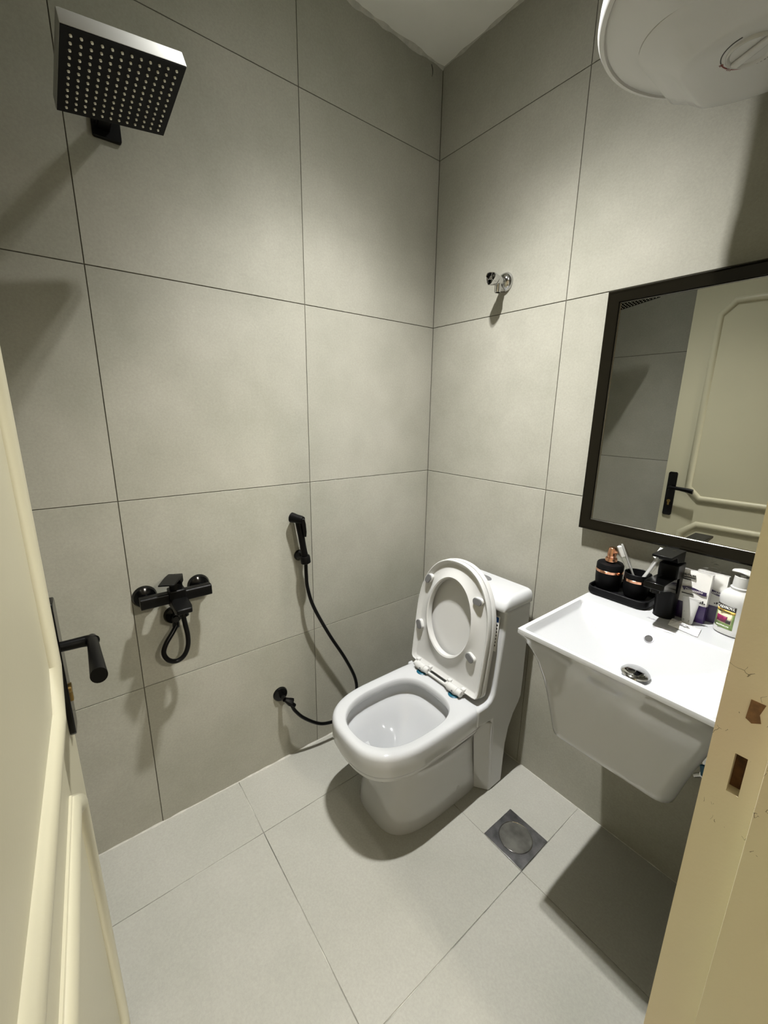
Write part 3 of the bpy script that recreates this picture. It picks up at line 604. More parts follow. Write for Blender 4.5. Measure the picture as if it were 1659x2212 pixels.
# ------------------------------------------------------------------ wrapped packs, tube, sachet, bottle on the basin
def pack(name, x0, x1, y, zt, label, yaw, lean):
    t = thing(name, ((x0+x1)/2, y, ZB), label, 'packet', 'purple and white packets behind the faucet')
    wd = x1-x0; hgt = zt-ZB
    M = Matrix.Translation(((x0+x1)/2, y, TZ)) @ Matrix.Rotation(R(yaw), 4, 'Z') @ Matrix.Rotation(R(lean), 4, 'X')
    def slab(z0, z1, tk0, tk1, m, nm, ins=0.0):
        bm = NB(); nz = 6; rings = []
        for k in range(nz+1):
            f = k/nz; z = z0+(z1-z0)*f; tk = tk0+(tk1-tk0)*f
            rings.append([M @ Vector((a*(wd/2-ins), c*tk+0.0008*math.sin(9*a+23*f), z)) for a, c in ((-1, 0), (-0.9, -1), (-0.3, -1.12), (0.4, -1.05), (0.93, -1), (1, 0), (0.9, 1), (0, 1), (-0.9, 1))])
        loft(bm, rings); return obj(nm, bm, m, t, smooth=60)
    slab(0, 0.046, 0.0085, 0.0105, PURPLE, 'purple_base')
    body = slab(0.0461, hgt, 0.0105, 0.0075, PAPER, 'white_front')
    bm = NB(); rnd = random.Random(int(x0*1000)); rings = []
    for k in range(7):
        f = k/6; rings.append([M @ Vector((a*wd/2*1.02, c*0.007*(1-f*0.9)+rnd.uniform(-.004, .004), hgt+0.030*f+rnd.uniform(-.003, .003))) for a, c in ((-1, 0), (-.75, -1), (-.5, -.8), (-.25, -1.1), (0, -.9), (.25, -1.1), (.5, -.8), (.75, -1), (1, 0), (.5, 1), (0, 1), (-.5, 1))])
    loft(bm, rings, False, False); obj('clear_top', bm, FILM, t, smooth=0)
    F = M @ frame((0, -0.0112, 0), (0, -1, 0), (1, 0, 0))          # x right, y down the face flipped by the frame
    F = M @ Matrix(((1, 0, 0, 0), (0, 0, -1, -0.0122), (0, 1, 0, 0), (0, 0, 0, 1)))
    bm = NB(); up_ = []; dn = []
    for k in range(9):
        f = k/8; x = -0.33*wd+0.74*wd*f; c = 0.0028*math.sin(f*math.pi*1.6); up_.append((x, 0.0865+c)); dn.append((x+(0.006 if k == 0 else 0), 0.0765+c))
    loft(bm, [[F @ Vector((x, y_, 0)) for x, y_ in up_+dn[::-1]], [F @ Vector((x, y_, 0.0004)) for x, y_ in up_+dn[::-1]]]); obj('ribbon_print', bm, PURPLE, body, smooth=0)
    text('ribbon_lettering', 'Disposable', 0.0095, F @ Matrix.Translation((0.04*wd, 0.0812, 0.0005)) @ Matrix.Rotation(R(-1), 4, 'Z'), WHITEP, body, 0.0001, 0.9, 0.2)
    text('small_lettering', 'ALGUTAMA', 0.0065, F @ Matrix.Translation((-0.22*wd, 0.1185, -0.002)), INK, body, 0.0025, 1.0)
    bm = NB()
    for zz, wq in ((0.111, 0.035), (0.1055, 0.026)): box(bm, -0.47*wd, -0.47*wd+wq, zz, zz+0.0022, -0.004, 0.0002, F)
    box(bm, -0.3*wd, 0.05*wd, 0.0685, 0.0705, -0.002, 0.0003, F)
    for k in range(4): box(bm, 0.2*wd+0.0045*k, 0.2*wd+0.0045*k+0.003, 0.0525, 0.0545+0.0025*((k*7) % 3), -0.002, 0.0003, F)
    tag(obj('black_print', bm, INK, body, smooth=0), kind='stuff')
    return t
pack('wrapped_packet', 1.030, 1.102, -0.066, 1.000, 'front purple and white disposable-item packet standing right of the black faucet', 4, -3)
pack('wrapped_packet', 1.060, 1.128, -0.036, 0.998, 'rear purple and white packet half hidden behind the front one, beside the pump bottle', 4, -3)

tb = thing('cream_tube', (1.077, -0.097, ZB), 'small white cosmetic tube standing on its cap before the purple packet', 'tube')
tx, ty = 1.0735, -0.099; bm = NB(); rings = []
for s, a, c in ((0, 0.0098, 0.0098), (0.003, 0.0102, 0.0102)): rings.append([Vector((tx+a*math.cos(k*math.pi/12), ty+c*math.sin(k*math.pi/12), TZ+s)) for k in range(24)])
for f in range(9):
    s = f/8; rings.append([Vector((tx+0.0005+(0.0115+0.0068*s)*math.cos(k*math.pi/12), ty+(0.0110*(1-s)+0.0010)*math.sin(k*math.pi/12), TZ+0.0035+0.063*s)) for k in range(24)])
loft(bm, rings); tbo = obj('tube_body', bm, PLASTIC, tb, smooth=50)
bm = NB(); box(bm, tx-0.0185, tx+0.0195, ty-0.0012, ty+0.0012, TZ+0.0655, TZ+0.0715); obj('crimp', bm, PLASTIC, tb, bevel=0.0006)
FT = Matrix(((1, 0, 0, tx), (0, 0.17, -1, ty-0.0105), (0, 1, 0, TZ), (0, 0, 0, 1)))
text('tube_lettering', 'GARDENIA', 0.0052, FT @ Matrix.Translation((0, 0.0385, -0.0055)), GREYINK, tb, 0.004, 0.95)
bm = NB()
box(bm, -0.009, 0.009, 0.0325, 0.0335, -0.006, 0.0008, FT); box(bm, -0.007, 0.007, 0.0125, 0.0138, -0.002, 0.0014, FT); box(bm, -0.007, 0.007, 0.0095, 0.0105, -0.002, 0.0014, FT)
for k in range(5):
    a = math.pi*(0.1+0.2*k); box(bm, 0.0045*math.cos(a)-0.0008, 0.0045*math.cos(a)+0.0008, 0.0465+0.0045*math.sin(a)-0.0008, 0.0465+0.0045*math.sin(a)+0.0008, -0.008, -0.0028, FT)
tag(obj('tube_print', bm, GREYINK, tb, smooth=0), kind='stuff')

sc_ = thing('sachet', (1.078, -0.135, ZB), 'crumpled white sachet lying on the basin edge in front of the tube', 'sachet')
bm = NB(); rnd = random.Random(5); gx = []
for j in range(7):
    row = []
    for i in range(11):
        u_, v_ = i/10, j/6; x = 1.048+0.066*u_-0.006*v_; y = -0.160+0.012*(1-u_)+0.050*v_
        hgt = 0.0012+0.006*math.sin(math.pi*u_)*math.sin(math.pi*v_)+rnd.uniform(0, 0.0025)*(0 < j < 6)
        row.append(bm.verts.new((x, y, ZB+hgt)))
    gx.append(row)
for j in range(6):
    for i in range(10): bm.faces.new((gx[j][i], gx[j][i+1], gx[j+1][i+1], gx[j+1][i]))
so_ = obj('wrapper', bm, PAPER, sc_, smooth=0); sd = so_.modifiers.new('solid', 'SOLIDIFY'); sd.thickness = 0.0006; sd.offset = 1
bm = NB()
for k in range(4): box(bm, 1.070, 1.092-0.004*k, -0.143+0.006*k, -0.1415+0.006*k, ZB+0.008, ZB+0.0095)
tag(obj('sachet_print', bm, GREYINK, sc_, smooth=0), kind='stuff')

BTX, BTY = 1.156, -0.066
bo = thing('lotion_bottle', (BTX, BTY, ZB), 'white pump lotion bottle with a flower label next to the door frame', 'bottle')
M = frame((BTX, BTY, TZ), (0, 0, 1), (math.cos(R(-12)), math.sin(R(-12)), 0))
def ov(a, b, z, n=2.6, k=48): return [M @ Vector((x, y, z)) for x, y in superell(0, 0, a, b, b, n, n, k)]
bm = NB()
loft(bm, [ov(0.029, 0.025, 0), ov(0.0335, 0.029, 0.003), ov(0.034, 0.0295, 0.014), ov(0.033, 0.0288, 0.016), ov(0.033, 0.0288, 0.080), ov(0.034, 0.0295, 0.083), ov(0.034, 0.0295, 0.092), ov(0.0325, 0.0285, 0.100), ov(0.028, 0.025, 0.107, 2.3), ov(0.021, 0.020, 0.112, 2.1), ov(0.0185, 0.0185, 0.115, 2), ov(0.0195, 0.0195, 0.117, 2), ov(0.0195, 0.0195, 0.120, 2), ov(0.017, 0.017, 0.1215, 2), ov(0.017, 0.017, 0.123, 2)])
obj('bottle_body', bm, PLASTIC, bo, smooth=45)
lathe(bm := NB(), [(0.0165, 0.1232), (0.0168, 0.127), (0.0158, 0.147), (0.0145, 0.148), (0.0140, 0.143), (0.006, 0.143), (0.006, 0.152)], M, 36); obj('collar', bm, PLASTIC, bo)
bm = NB(); rings = []
for s in range(9):
    f = s/8; cx = -0.021+0.046*f; wd = 0.0175*math.sin(math.pi*min(1, 0.12+f*0.95))**0.7 if f < 0.6 else 0.0175*(1-(f-0.6)*1.7)
    wd = max(wd, 0.004); top = 0.1575+0.0045*math.sin(math.pi*f)-0.006*f*f
    rings.append([M @ Vector((cx, wd*math.cos(k*math.pi/8), top+(0.003 if math.sin(k*math.pi/8) > 0 else 0.0045)*math.sin(k*math.pi/8))) for k in range(16)])
loft(bm, rings); obj('pump_head', bm, PLASTIC, bo, smooth=60)
# label wrapped over the face towards the room
def lab(name, x0, x1, z0, z1, off, m, par):
    bm = NB(); rows = [[], []]
    n = 10
    def surf(x):
        t = min(1, abs(x)/0.033); return -0.0288*(1-t**2.6)**(1/2.6)
    for i in range(n+1):
        x = x0+(x1-x0)*i/n
        for k, z in enumerate((z0, z1)): rows[k].append(M @ Vector((x, surf(x)-off, z)))
    v = [[bm.verts.new(p) for p in r_] for r_ in rows]
    for i in range(n): bm.faces.new((v[0][i], v[0][i+1], v[1][i+1], v[1][i]))
    o = obj(name, bm, m, par, smooth=60); sd = o.modifiers.new('solid', 'SOLIDIFY'); sd.thickness = 0.0002; sd.offset = 0; return o
lb = lab('label', -0.0285, 0.0125, 0.017, 0.076, 0.0003, LGREEN, bo)
lab('label_top_band', -0.0285, 0.0125, 0.064, 0.0765, 0.0007, LDARK, lb)
lab('label_yellow_band', -0.0285, 0.0125, 0.057, 0.064, 0.0007, YEL, lb)
lab('picture_ground', -0.0245, 0.008, 0.030, 0.056, 0.0007, CREAM, lb)
lab('flower_picture', -0.0235, -0.001, 0.032, 0.048, 0.0011, PINK, lb)
lab('picture_dark_patch', -0.003, 0.007, 0.031, 0.041, 0.0011, LDARK, lb)  # small dark printed patch at the flower's lower right
FB = M @ Matrix(((1, 0, 0, -0.0075), (0, 0, -1, -0.0300), (0, 1, 0, 0.0702), (0, 0, 0, 1)))
text('label_lettering', 'CASANOVA', 0.0092, FB, WHITEP, lb, 0.0012, 0.72)
text('label_small_lettering', 'Les Senteurs', 0.0050, FB @ Matrix.Translation((0, -0.0102, 0)), LDARK, lb, 0.0012, 0.85)
text('label_foot_lettering', 'Hand & Body Lotion', 0.0038, FB @ Matrix.Translation((0, -0.0465, 0.0)), WHITEP, lb, 0.0012, 0.8)

# ------------------------------------------------------------------ mirror
mi = thing('wall_mirror', (0.98, -0.015, 1.38), 'rectangular mirror in a dark bronze frame above the wash basin', 'mirror')
mx0, mx1, mz0, mz1 = 0.730, 1.232, 1.036, 1.724; fwid = 0.032
bm = NB(); cs = [(mx0, mz0), (mx1, mz0), (mx1, mz1), (mx0, mz1)]; sgn = [(1, 1), (-1, 1), (-1, -1), (1, -1)]
pf = [(0, -0.002), (0, -0.026), (0.0015, -0.028), (0.006, -0.029), (0.010, -0.0275), (0.030, -0.0225), (0.0315, -0.020), (0.0325, -0.0165), (0.0325, -0.002)]
rings = [[Vector((x+sx*d, y, z+sz*d)) for d, y in pf] for (x, z), (sx, sz) in zip(cs, sgn)]
loft(bm, rings+[rings[0]], False, False, False); bmesh.ops.remove_doubles(bm, verts=bm.verts[:], dist=1e-6)
obj('frame', bm, FRAME, mi, smooth=20)
obj('glass', box(NB(), mx0+0.0322, mx1-0.0322, -0.0165, -0.012, mz0+0.0322, mz1-0.0322), MIRROR, mi, smooth=0)
obj('backing', box(NB(), mx0+0.004, mx1-0.004, -0.0119, -0.002, mz0+0.004, mz1-0.004), DARK, mi, smooth=0)
bm = NB()
for t in (0.006, ):
    rings = [[Vector((x+sx*d, y, z+sz*d)) for d, y in ((0.0312, -0.0195), (0.0325, -0.0205), (0.0338, -0.0195), (0.0338, -0.0165), (0.0312, -0.0165))] for (x, z), (sx, sz) in zip(cs, sgn)]
    loft(bm, rings+[rings[0]], False, False, True)
obj('inner_bead', bm, BEAD, mi, smooth=30)

# ------------------------------------------------------------------ chrome angle valve on the back wall
av = thing('angle_valve', (0.348, 0, 1.831), 'capped chrome angle valve high on the tiled back wall above the toilet', 'valve')
VC = Vector((0.352, 0, 1.832))
lathe(bm := NB(), [(0.027, 0), (0.027, 0.002), (0.023, 0.010), (0.016, 0.016), (0.012, 0.018)], frame(VC, (0, -1, 0)), 36); obj('escutcheon', bm, CHROME, av)
lathe(bm := NB(), [(0.0105, 0.014), (0.0105, 0.030), (0.0125, 0.031), (0.0125, 0.044)], frame(VC, (0, -1, 0)), 28); obj('valve_body', bm, CHROME, av)
lathe(bm := NB(), [(0.009, 0.004), (0.0095, -0.024), (0.0085, -0.026), (0.0065, -0.026), (0.0065, -0.02)], frame(VC+Vector((0, -0.033, -0.006)), (0, 0, 1)), 24); obj('outlet', bm, CHROME, av)
KM = frame(VC+Vector((0, -0.044, 0)), (0, -1, 0), (1, 0, 0.3)); bm = NB(); kr = []
def knob(rr, z): return [KM @ Vector(((rr*(0.90+0.12*math.cos(3*2*math.pi*k/48)))*math.cos(2*math.pi*k/48), (rr*(0.90+0.12*math.cos(3*2*math.pi*k/48)))*math.sin(2*math.pi*k/48), z)) for k in range(48)]
loft(bm, [knob(0.012, 0), knob(0.0155, 0.003), knob(0.0185, 0.024), knob(0.0178, 0.0255), knob(0.0165, 0.0245), knob(0.0125, 0.009)]); kb = obj('knob', bm, CHROME, av)
bm = NB()
for a in (0, 120, 240):
    ca, sa = math.cos(R(a)), math.sin(R(a)); box(bm, 0.003, 0.015, -0.0008, 0.0008, 0.010, 0.022, KM @ Matrix.Rotation(R(a+60), 4, 'Z'))
obj('knob_ribs', bm, CHROME, kb, smooth=0)
lathe(bm := NB(), [(0.0045, 0.009), (0.0045, 0.0225), (0.003, 0.0225), (0.003, 0.018)], KM, 20); obj('knob_hub', bm, CHROME, kb)
VS = Matrix.Translation(VC) @ Matrix.Scale(1.2, 4) @ Matrix.Translation(-VC)
for part in list(av.children)+list(kb.children): part.data.transform(VS)

# ------------------------------------------------------------------ bath/shower mixer on the left wall
mxr = thing('shower_mixer', (0, -1.09, 0.83), 'black wall-mounted shower mixer with square bar and spout', 'mixer tap')
ZM = 0.838
for y in (-1.166, -1.012):
    lathe(bm := NB(), [(0.034, 0), (0.034, 0.004), (0.030, 0.012), (0.020, 0.017), (0.013, 0.019), (0.013, 0.045)], frame((0, y, ZM-0.004), (1, 0, 0)), 36); obj('wall_flange', bm, BLACKG, mxr)
bm = NB(); sq = rrect(-0.0165, 0.0165, -0.015, 0.015, 0.005, 3)
prism(bm, sq, frame((0.061, -1.186, ZM), (0, 1, 0), (0, 0, 1)), 0, 0.196); obj('bar', bm, BLACK, mxr, bevel=0.001)
bm = NB(); box(bm, 0.044, 0.086, -1.112, -1.066, ZM-0.030, ZM+0.026); obj('valve_block', bm, BLACK, mxr, bevel=0.004)
bm = NB(); rings = []
for x, za, zb_, wd in ((0.058, ZM-0.030, ZM+0.004, 0.0235), (0.095, ZM-0.024, ZM+0.000, 0.0235), (0.138, ZM-0.026, ZM-0.004, 0.0235), (0.154, ZM-0.022, ZM-0.008, 0.020)):
    rings.append([Vector((x, -1.088-wd, za)), Vector((x, -1.088+wd, za)), Vector((x, -1.088+wd, zb_)), Vector((x, -1.088-wd, zb_))])
loft(bm, rings); spo = obj('spout', bm, BLACK, mxr, bevel=0.003)
lathe(bm := NB(), [(0.014, 0), (0.014, -0.011), (0.012, -0.012)], frame((0.132, -1.088, ZM-0.024), (0, 0, 1)), 24); obj('aerator', bm, BLACKG, spo)
lathe(bm := NB(), [(0.018, 0), (0.018, 0.018), (0.0165, 0.020)], frame((0.064, -1.089, ZM+0.024), (0, 0, 1)), 28); obj('cartridge', bm, BLACK, mxr)
bm = NB(); rings = []
du = Vector((0.90, -0.44, 0.02)).normalized(); dv = Vector((0.44, 0.90, 0)).normalized(); o_ = Vector((0.056, -1.088, ZM+0.055))
for d, a, h0, h1 in ((-0.017, 0.013, -0.010, 0.007), (-0.010, 0.0205, -0.014, 0.010), (0.016, 0.0225, -0.014, 0.011), (0.030, 0.0225, 0.003, 0.011), (0.084, 0.0215, 0.007, 0.011)):
    p = o_+du*d; rings.append([p-dv*a+Vector((0, 0, h0)), p+dv*a+Vector((0, 0, h0)), p+dv*a+Vector((0, 0, h1)), p-dv*a+Vector((0, 0, h1))])
loft(bm, rings); lvv = obj('lever', bm, BLACK, mxr, bevel=0.0015)
text('lever_lettering', 'MURI', 0.009, frame(o_+du*0.0+Vector((0, 0, 0.0112)), (-0.02, 0, 1), dv), STEEL, lvv, 0.0003)

# short black hose looped between the mixer and its own wall outlet
ho = thing('wall_elbow', (0, -1.092, 0.752), 'round black wall outlet elbow just below the shower mixer', 'wall outlet')
lathe(bm := NB(), [(0.029, 0), (0.029, 0.003), (0.025, 0.011), (0.015, 0.015), (0.013, 0.016), (0.013, 0.038), (0.010, 0.042)], frame((0, -1.094, 0.752), (1, 0, 0)), 32); obj('flange', bm, BLACKG, ho)
lathe(bm := NB(), [(0.009, 0), (0.0105, -0.010), (0.0105, -0.022), (0.008, -0.023)], frame((0.030, -1.094, 0.745), (0, 0.05, 1)), 20); obj('connector', bm, BLACKG, ho)
lh = tag(obj('shower_hose', tube(NB(), [(0.034, -1.095, 0.728), (0.044, -1.110, 0.712), (0.055, -1.132, 0.688), (0.060, -1.142, 0.662), (0.062, -1.132, 0.636), (0.062, -1.110, 0.624), (0.062, -1.088, 0.634), (0.062, -1.074, 0.662), (0.063, -1.071, 0.700), (0.064, -1.076, 0.750), (0.064, -1.080, 0.800)], 0.0072, 14), RUBBER), 'short black hose looped in a teardrop under the shower mixer', 'hose')

# ------------------------------------------------------------------ bidet sprayer, holder, stop valve and hose
bsp = thing('bidet_sprayer', (0.03, -0.655, 0.86), 'slim black bidet hand sprayer hanging on the left wall', 'sprayer')
HB, HT = Vector((0.045, -0.650, 0.862)), Vector((0.040, -0.668, 0.998))
tube(bm := NB(), [HB, HB.lerp(HT, .3), HB.lerp(HT, .7), HT], [0.0125, 0.0115, 0.012, 0.013], 20, 5); obj('handle', bm, BLACK, bsp)
lathe(bm := NB(), [(0.0135, -0.018), (0.015, -0.012), (0.016, 0.010), (0.018, 0.022), (0.0185, 0.030), (0.0165, 0.031)], frame((0.042, -0.669, 1.010), (-0.86, -0.5, 0.12)), 28); hd = obj('spray_head', bm, BLACK, bsp)
lathe(bm := NB(), [(0.0168, 0), (0.0168, 0.0012)], frame(Vector((0.042, -0.669, 1.010))+Vector((-0.86, -0.5, 0.12)).normalized()*0.031, (-0.86, -0.5, 0.12)), 28); obj('spray_face', bm, CHROME, hd)
bm = NB(); rings = []
tn = (HT-HB).normalized()
for s, a in ((0, 0.004), (0.02, 0.0065), (0.05, 0.0075), (0.066, 0.0065), (0.07, 0.004)):
    c = Vector((0.0555, -0.655, 0.945))+tn*s+Vector((0.006*math.sin(s/0.07*2.2), 0.003, 0)); x_ = Vector((0.45, 0.9, 0)); y_ = Vector((0.9, -0.45, 0))
    rings.append([c+x_*a*p+y_*0.004*q_ for p, q_ in ((-1, -1), (1, -1), (1, 1), (-1, 1))])
loft(bm, rings); obj('trigger', bm, BLACK, bsp, bevel=0.0015)
bh = thing('sprayer_holder', (0, -0.652, 0.862), 'small black wall bracket that holds the bidet sprayer', 'bracket')
lathe(bm := NB(), [(0.021, 0), (0.021, 0.006), (0.018, 0.012), (0.012, 0.022), (0.012, 0.03)], frame((0, -0.652, 0.860), (1, 0, 0)), 28); obj('wall_rose', bm, BLACKG, bh)
bm = NB(); lathe(bm, [(0.0145, -0.017), (0.0185, -0.014), (0.0185, 0.010), (0.0165, 0.013), (0.0130, 0.013), (0.0130, -0.017)], frame((0.046, -0.650, 0.857), tn), 28, False, False); obj('cradle', bm, BLACK, bh)
bv = thing('bidet_valve', (0, -0.753, 0.306), 'black wall stop valve feeding the bidet hose near the floor', 'valve')
lathe(bm := NB(), [(0.029, 0), (0.029, 0.003), (0.026, 0.009), (0.014, 0.012), (0.009, 0.013), (0.009, 0.045)], frame((0, -0.755, 0.306), (1, 0, 0)), 32); obj('escutcheon', bm, BLACKG, bv)
lathe(bm := NB(), [(0.009, -0.004), (0.011, 0.006), (0.0165, 0.022), (0.0165, 0.027), (0.011, 0.028)], frame((0.046, -0.752, 0.305), (0.25, 0.75, -0.60)), 8); obj('knob', bm, BLACK, bv, smooth=20)
lathe(bm := NB(), [(0.0085, 0), (0.0085, 0.022), (0.007, 0.023)], frame((0.052, -0.735, 0.286), (0.02, 0.62, -0.78)), 16); obj('outlet', bm, BLACK, bv)
tag(obj('bidet_hose', tube(NB(), [(0.046, -0.648, 0.846), (0.047, -0.649, 0.80), (0.048, -0.645, 0.74), (0.050, -0.622, 0.655), (0.050, -0.556, 0.515), (0.050, -0.487, 0.388), (0.050, -0.437, 0.275), (0.052, -0.428, 0.20), (0.055, -0.450, 0.135), (0.055, -0.50, 0.105), (0.053, -0.552, 0.108), (0.052, -0.613, 0.130), (0.052, -0.680, 0.190), (0.052, -0.718, 0.243), (0.052, -0.730, 0.272)], 0.0068, 12), RUBBER), 'long black bidet hose drooping from the sprayer to the low wall valve', 'hose')

# ------------------------------------------------------------------ shower head
sh_ = thing('rain_shower', (0, -1.118, 2.05), 'square black rain shower head on a wall arm at upper left', 'shower head')
c3 = [Vector(p) for p in ((0.365, -1.216, 1.992), (0.355, -1.019, 2.021), (0.157, -1.025, 1.992), (0.168, -1.223, 1.963))]
c3 = [CAM+(p-CAM)*0.96 for p in c3]; cc = sum(c3, Vector())/4; hxv = ((c3[0]+c3[1])-(c3[2]+c3[3])).normalized(); hyv = ((c3[1]+c3[2])-(c3[0]+c3[3])).normalized()
hyv = (hyv-hxv*hyv.dot(hxv)).normalized(); hn = hxv.cross(hyv)
HM = Matrix(((hxv.x, hyv.x, hn.x, cc.x), (hxv.y, hyv.y, hn.y, cc.y), (hxv.z, hyv.z, hn.z, cc.z), (0, 0, 0, 1))) @ Matrix.Scale(0.96, 4)
bm = NB(); loft(bm, [[HM @ Vector((x, y, z)) for x, y in rrect(-a, a, -a, a, 0.002, 2)] for a, z in ((0.100, 0.0008), (0.1003, 0.002), (0.0985, 0.024), (0.0965, 0.026))]); hb = obj('plate', bm, SIDE, sh_, smooth=30)
bm = NB(); box(bm, -0.0992, 0.0992, -0.0992, 0.0992, -0.0006, 0.0008, HM); obj('spray_face', bm, BLACKM, sh_, smooth=0)
bm = NB()
for i in range(12):
    for j in range(12):
        lathe(bm, [(0.0024, -0.0006), (0.0021, -0.0030), (0.0012, -0.0034)], HM @ Matrix.Translation((-0.0845+0.169*i/11, -0.0845+0.169*j/11, 0)), 8, False, True)
nz = obj('nozzles', bm, NOZ, sh_, smooth=40); tag(nz, kind='stuff')
bm = NB(); top = HM @ Vector((0, 0, 0.026))
lathe(bm, [(0.022, 0), (0.022, 0.006), (0.015, 0.010), (0.015, 0.03)], frame(top, hn), 24); obj('ball_joint', bm, BLACK, sh_)
bm = NB(); box(bm, 0.0, 0.318, -1.140, -1.110, 2.030, 2.048); obj('arm', bm, BLACK, sh_, bevel=0.004)
bm = NB(); prism(bm, rrect(-0.030, 0.030, -0.030, 0.030, 0.005, 4), frame((0, -1.1175, 2.045), (1, 0, 0), (0, 1, 0)), 0, 0.012); obj('wall_flange', bm, BLACK, sh_, bevel=0.002)

# ------------------------------------------------------------------ water heater
HC = Vector((1.074, -0.336, 2.036)); HR = 0.244
wh = thing('water_heater', (HC.x, HC.y, HC.z), 'white cylindrical electric water heater hanging high at upper right', 'water heater')
M = frame(HC, (0, 0, 1), (1, 0, 0))
lathe(bm := NB(), [(HR-0.004, 0.028), (HR-0.003, 0.03), (HR-0.003, 0.54), (HR-0.03, 0.565)], M, 96); obj('casing', bm, ENAMEL, wh, smooth=40)
lathe(bm := NB(), [(HR-0.004, 0.030), (HR, 0.028), (HR+0.001, 0.010), (HR-0.003, 0.002), (HR-0.010, 0.0), (HR-0.0125, 0.0035), (HR-0.016, 0.0005), (HR-0.05, -0.006), (0.10, -0.012), (0.0, -0.012)], M, 96, True, False); cap = obj('bottom_cap', bm, PLASTIC, wh, smooth=40)
# raised control panel of the cap: wide lobe with a soft scooped flank
bm = NB()
def lobe(x0, x1, y0, r_, rout):
    pts = []
    for x, y in rrect(x0, x1, y0, 0.4, r_, 10):
        d = math.hypot(x, y)
        if d > rout: x, y = x*rout/d, y*rout/d
        pts.append((x, y))
    return pts
def dense(p, n=4):
    out = []
    for a, b in zip(p, p[1:]+p[:1]):
        for k in range(n): out.append((a[0]+(b[0]-a[0])*k/n, a[1]+(b[1]-a[1])*k/n))
    return out
def lobe_ring(dx, y0, r_, rout, z):
    pts = dense(rrect(-0.185+dx, 0.185-dx, y0, 0.30, r_, 10), 6); q = []
    for x, y in pts:
        d = math.hypot(x, y); k = min(1, rout/d); q.append(M @ Vector((x*k, y*k, z)))
    return q
loft(bm, [lobe_ring(0, -0.088, 0.085, HR-0.012, 0.004), lobe_ring(0.001, -0.087, 0.085, HR-0.012, -0.010), lobe_ring(0.006, -0.078, 0.082, HR-0.013, -0.0125), lobe_ring(0.016, -0.062, 0.080, HR-0.015, -0.0145), lobe_ring(0.030, -0.042, 0.075, HR-0.018, -0.0185), lobe_ring(0.042, -0.022, 0.07, HR-0.024, -0.026), lobe_ring(0.050, -0.010, 0.065, HR-0.030, -0.033), lobe_ring(0.056, -0.003, 0.06, HR-0.036, -0.0355), lobe_ring(0.075, 0.02, 0.05, HR-0.06, -0.036)])
cp = obj('control_panel', bm, PLASTIC, cap, smooth=50)
DM = frame(HC+Vector((-0.030, 0.058, -0.0362)), (0, 0, -1), (1, 0, 0))
lathe(bm := NB(), [(0.0365, -0.002), (0.0360, 0.0035), (0.0345, 0.0055), (0.0330, 0.0050), (0.030, 0.0012), (0.0, 0.0008)], DM, 48, False, False); kn = obj('thermostat_knob', bm, PLASTIC, cap, smooth=40)
bm = NB(); box(bm, -0.0315, 0.0315, -0.0075, 0.0075, 0.0005, 0.0075, DM @ Matrix.Rotation(R(25), 4, 'Z')); obj('knob_grip', bm, PLASTIC, cap, bevel=0.003, seg=3)
bm = NB(); bm2 = NB()
def arc(b, a0, a1, r_, wd):
    n = max(2, int(abs(a1-a0)/5)); rings = []
    for k in range(n+1):
        a = R(a0+(a1-a0)*k/n); rings.append([DM @ Vector((q_*math.cos(a), q_*math.sin(a), h)) for q_, h in ((r_-wd, 0.0), (r_+wd, 0.0), (r_+wd, 0.0006), (r_-wd, 0.0006))])
    loft(b, rings)
arc(bm, 95, 175, 0.0425, 0.0008); arc(bm2, 178, 205, 0.0425, 0.0009); arc(bm2, 215, 238, 0.0425, 0.0009); arc(bm, 240, 262, 0.0425, 0.0007)
for a in (268, 275, 282, 289): box(bm, -0.0011, 0.0011, 0.0414, 0.0436, 0, 0.0006, DM @ Matrix.Rotation(R(a-90), 4, 'Z'))
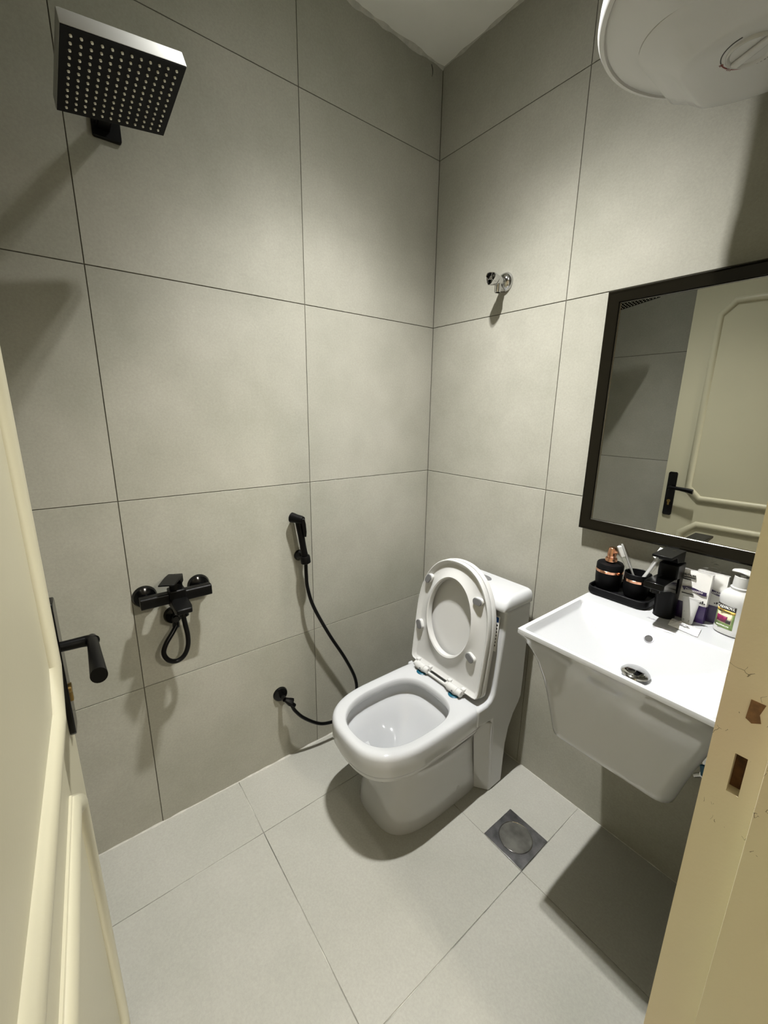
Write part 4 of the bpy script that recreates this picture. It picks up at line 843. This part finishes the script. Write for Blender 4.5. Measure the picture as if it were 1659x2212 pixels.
for a in (179, 183, 208, 212, 216): box(bm2, -0.0004, 0.0004, 0.040, 0.046, 0, 0.0006, DM @ Matrix.Rotation(R(a-90), 4, 'Z'))
tag(obj('dial_print', bm, INK, cap, smooth=0), kind='stuff'); obj('dial_print_red', bm2, REDINK, cap, smooth=0)
# green energy sticker on the casing
bm = NB()
def stick(b, a0, a1, z0, z1, off):
    n = 10; v = [[b.verts.new(M @ Vector(((HR-0.003+off)*math.cos(R(a0+(a1-a0)*i/n)), (HR-0.003+off)*math.sin(R(a0+(a1-a0)*i/n)), z)) ) for i in range(n+1)] for z in (z0, z1)]
    for i in range(n): b.faces.new((v[0][i], v[0][i+1], v[1][i+1], v[1][i]))
stick(bm, 200, 262, 0.036, 0.30, 0.0006); ws = obj('sticker', bm, WHITEP, wh, smooth=60)
bm = NB(); stick(bm, 215, 224, 0.04, 0.30, 0.0012); obj('green_print', bm, GREENP, ws, smooth=60)
bm = NB(); stick(bm, 232, 238, 0.04, 0.30, 0.0012); obj('green_print', bm, GREENP, ws, smooth=60)
obj('wall_bracket', box(NB(), HC.x+HR-0.03, XE-0.0005, HC.y-0.09, HC.y+0.09, 2.42, 2.47), STEEL, wh, smooth=0)

# ------------------------------------------------------------------ floor drain
fd = thing('floor_drain', (0.774, -0.273, 0), 'square steel floor drain with a round cover set beside the toilet', 'drain')
bm = NB(); box(bm, 0.7005, 0.8470, -0.3465, -0.2000, 0.0001, 0.0016); obj('plate', bm, STEEL, fd, bevel=0.0005)
M = frame((0.7735, -0.2735, 0.0016), (0, 0, 1))
lathe(bm := NB(), [(0.0548, 0), (0.0546, 0.0018), (0.0535, 0.0022), (0.0525, 0.0003)], M, 56, False, False); obj('cover_ring', bm, CHROME, fd)
lathe(bm := NB(), [(0.0522, 0.0002), (0.0520, 0.0008), (0.02, 0.0011), (0.0, 0.0012)], M, 56, True, False); obj('cover', bm, DSTEEL, fd)
lathe(bm := NB(), [(0.0555, 0.0), (0.0555, 0.0003), (0.0540, 0.0003)], M, 56, False, False); obj('recess_line', bm, DARK, fd)
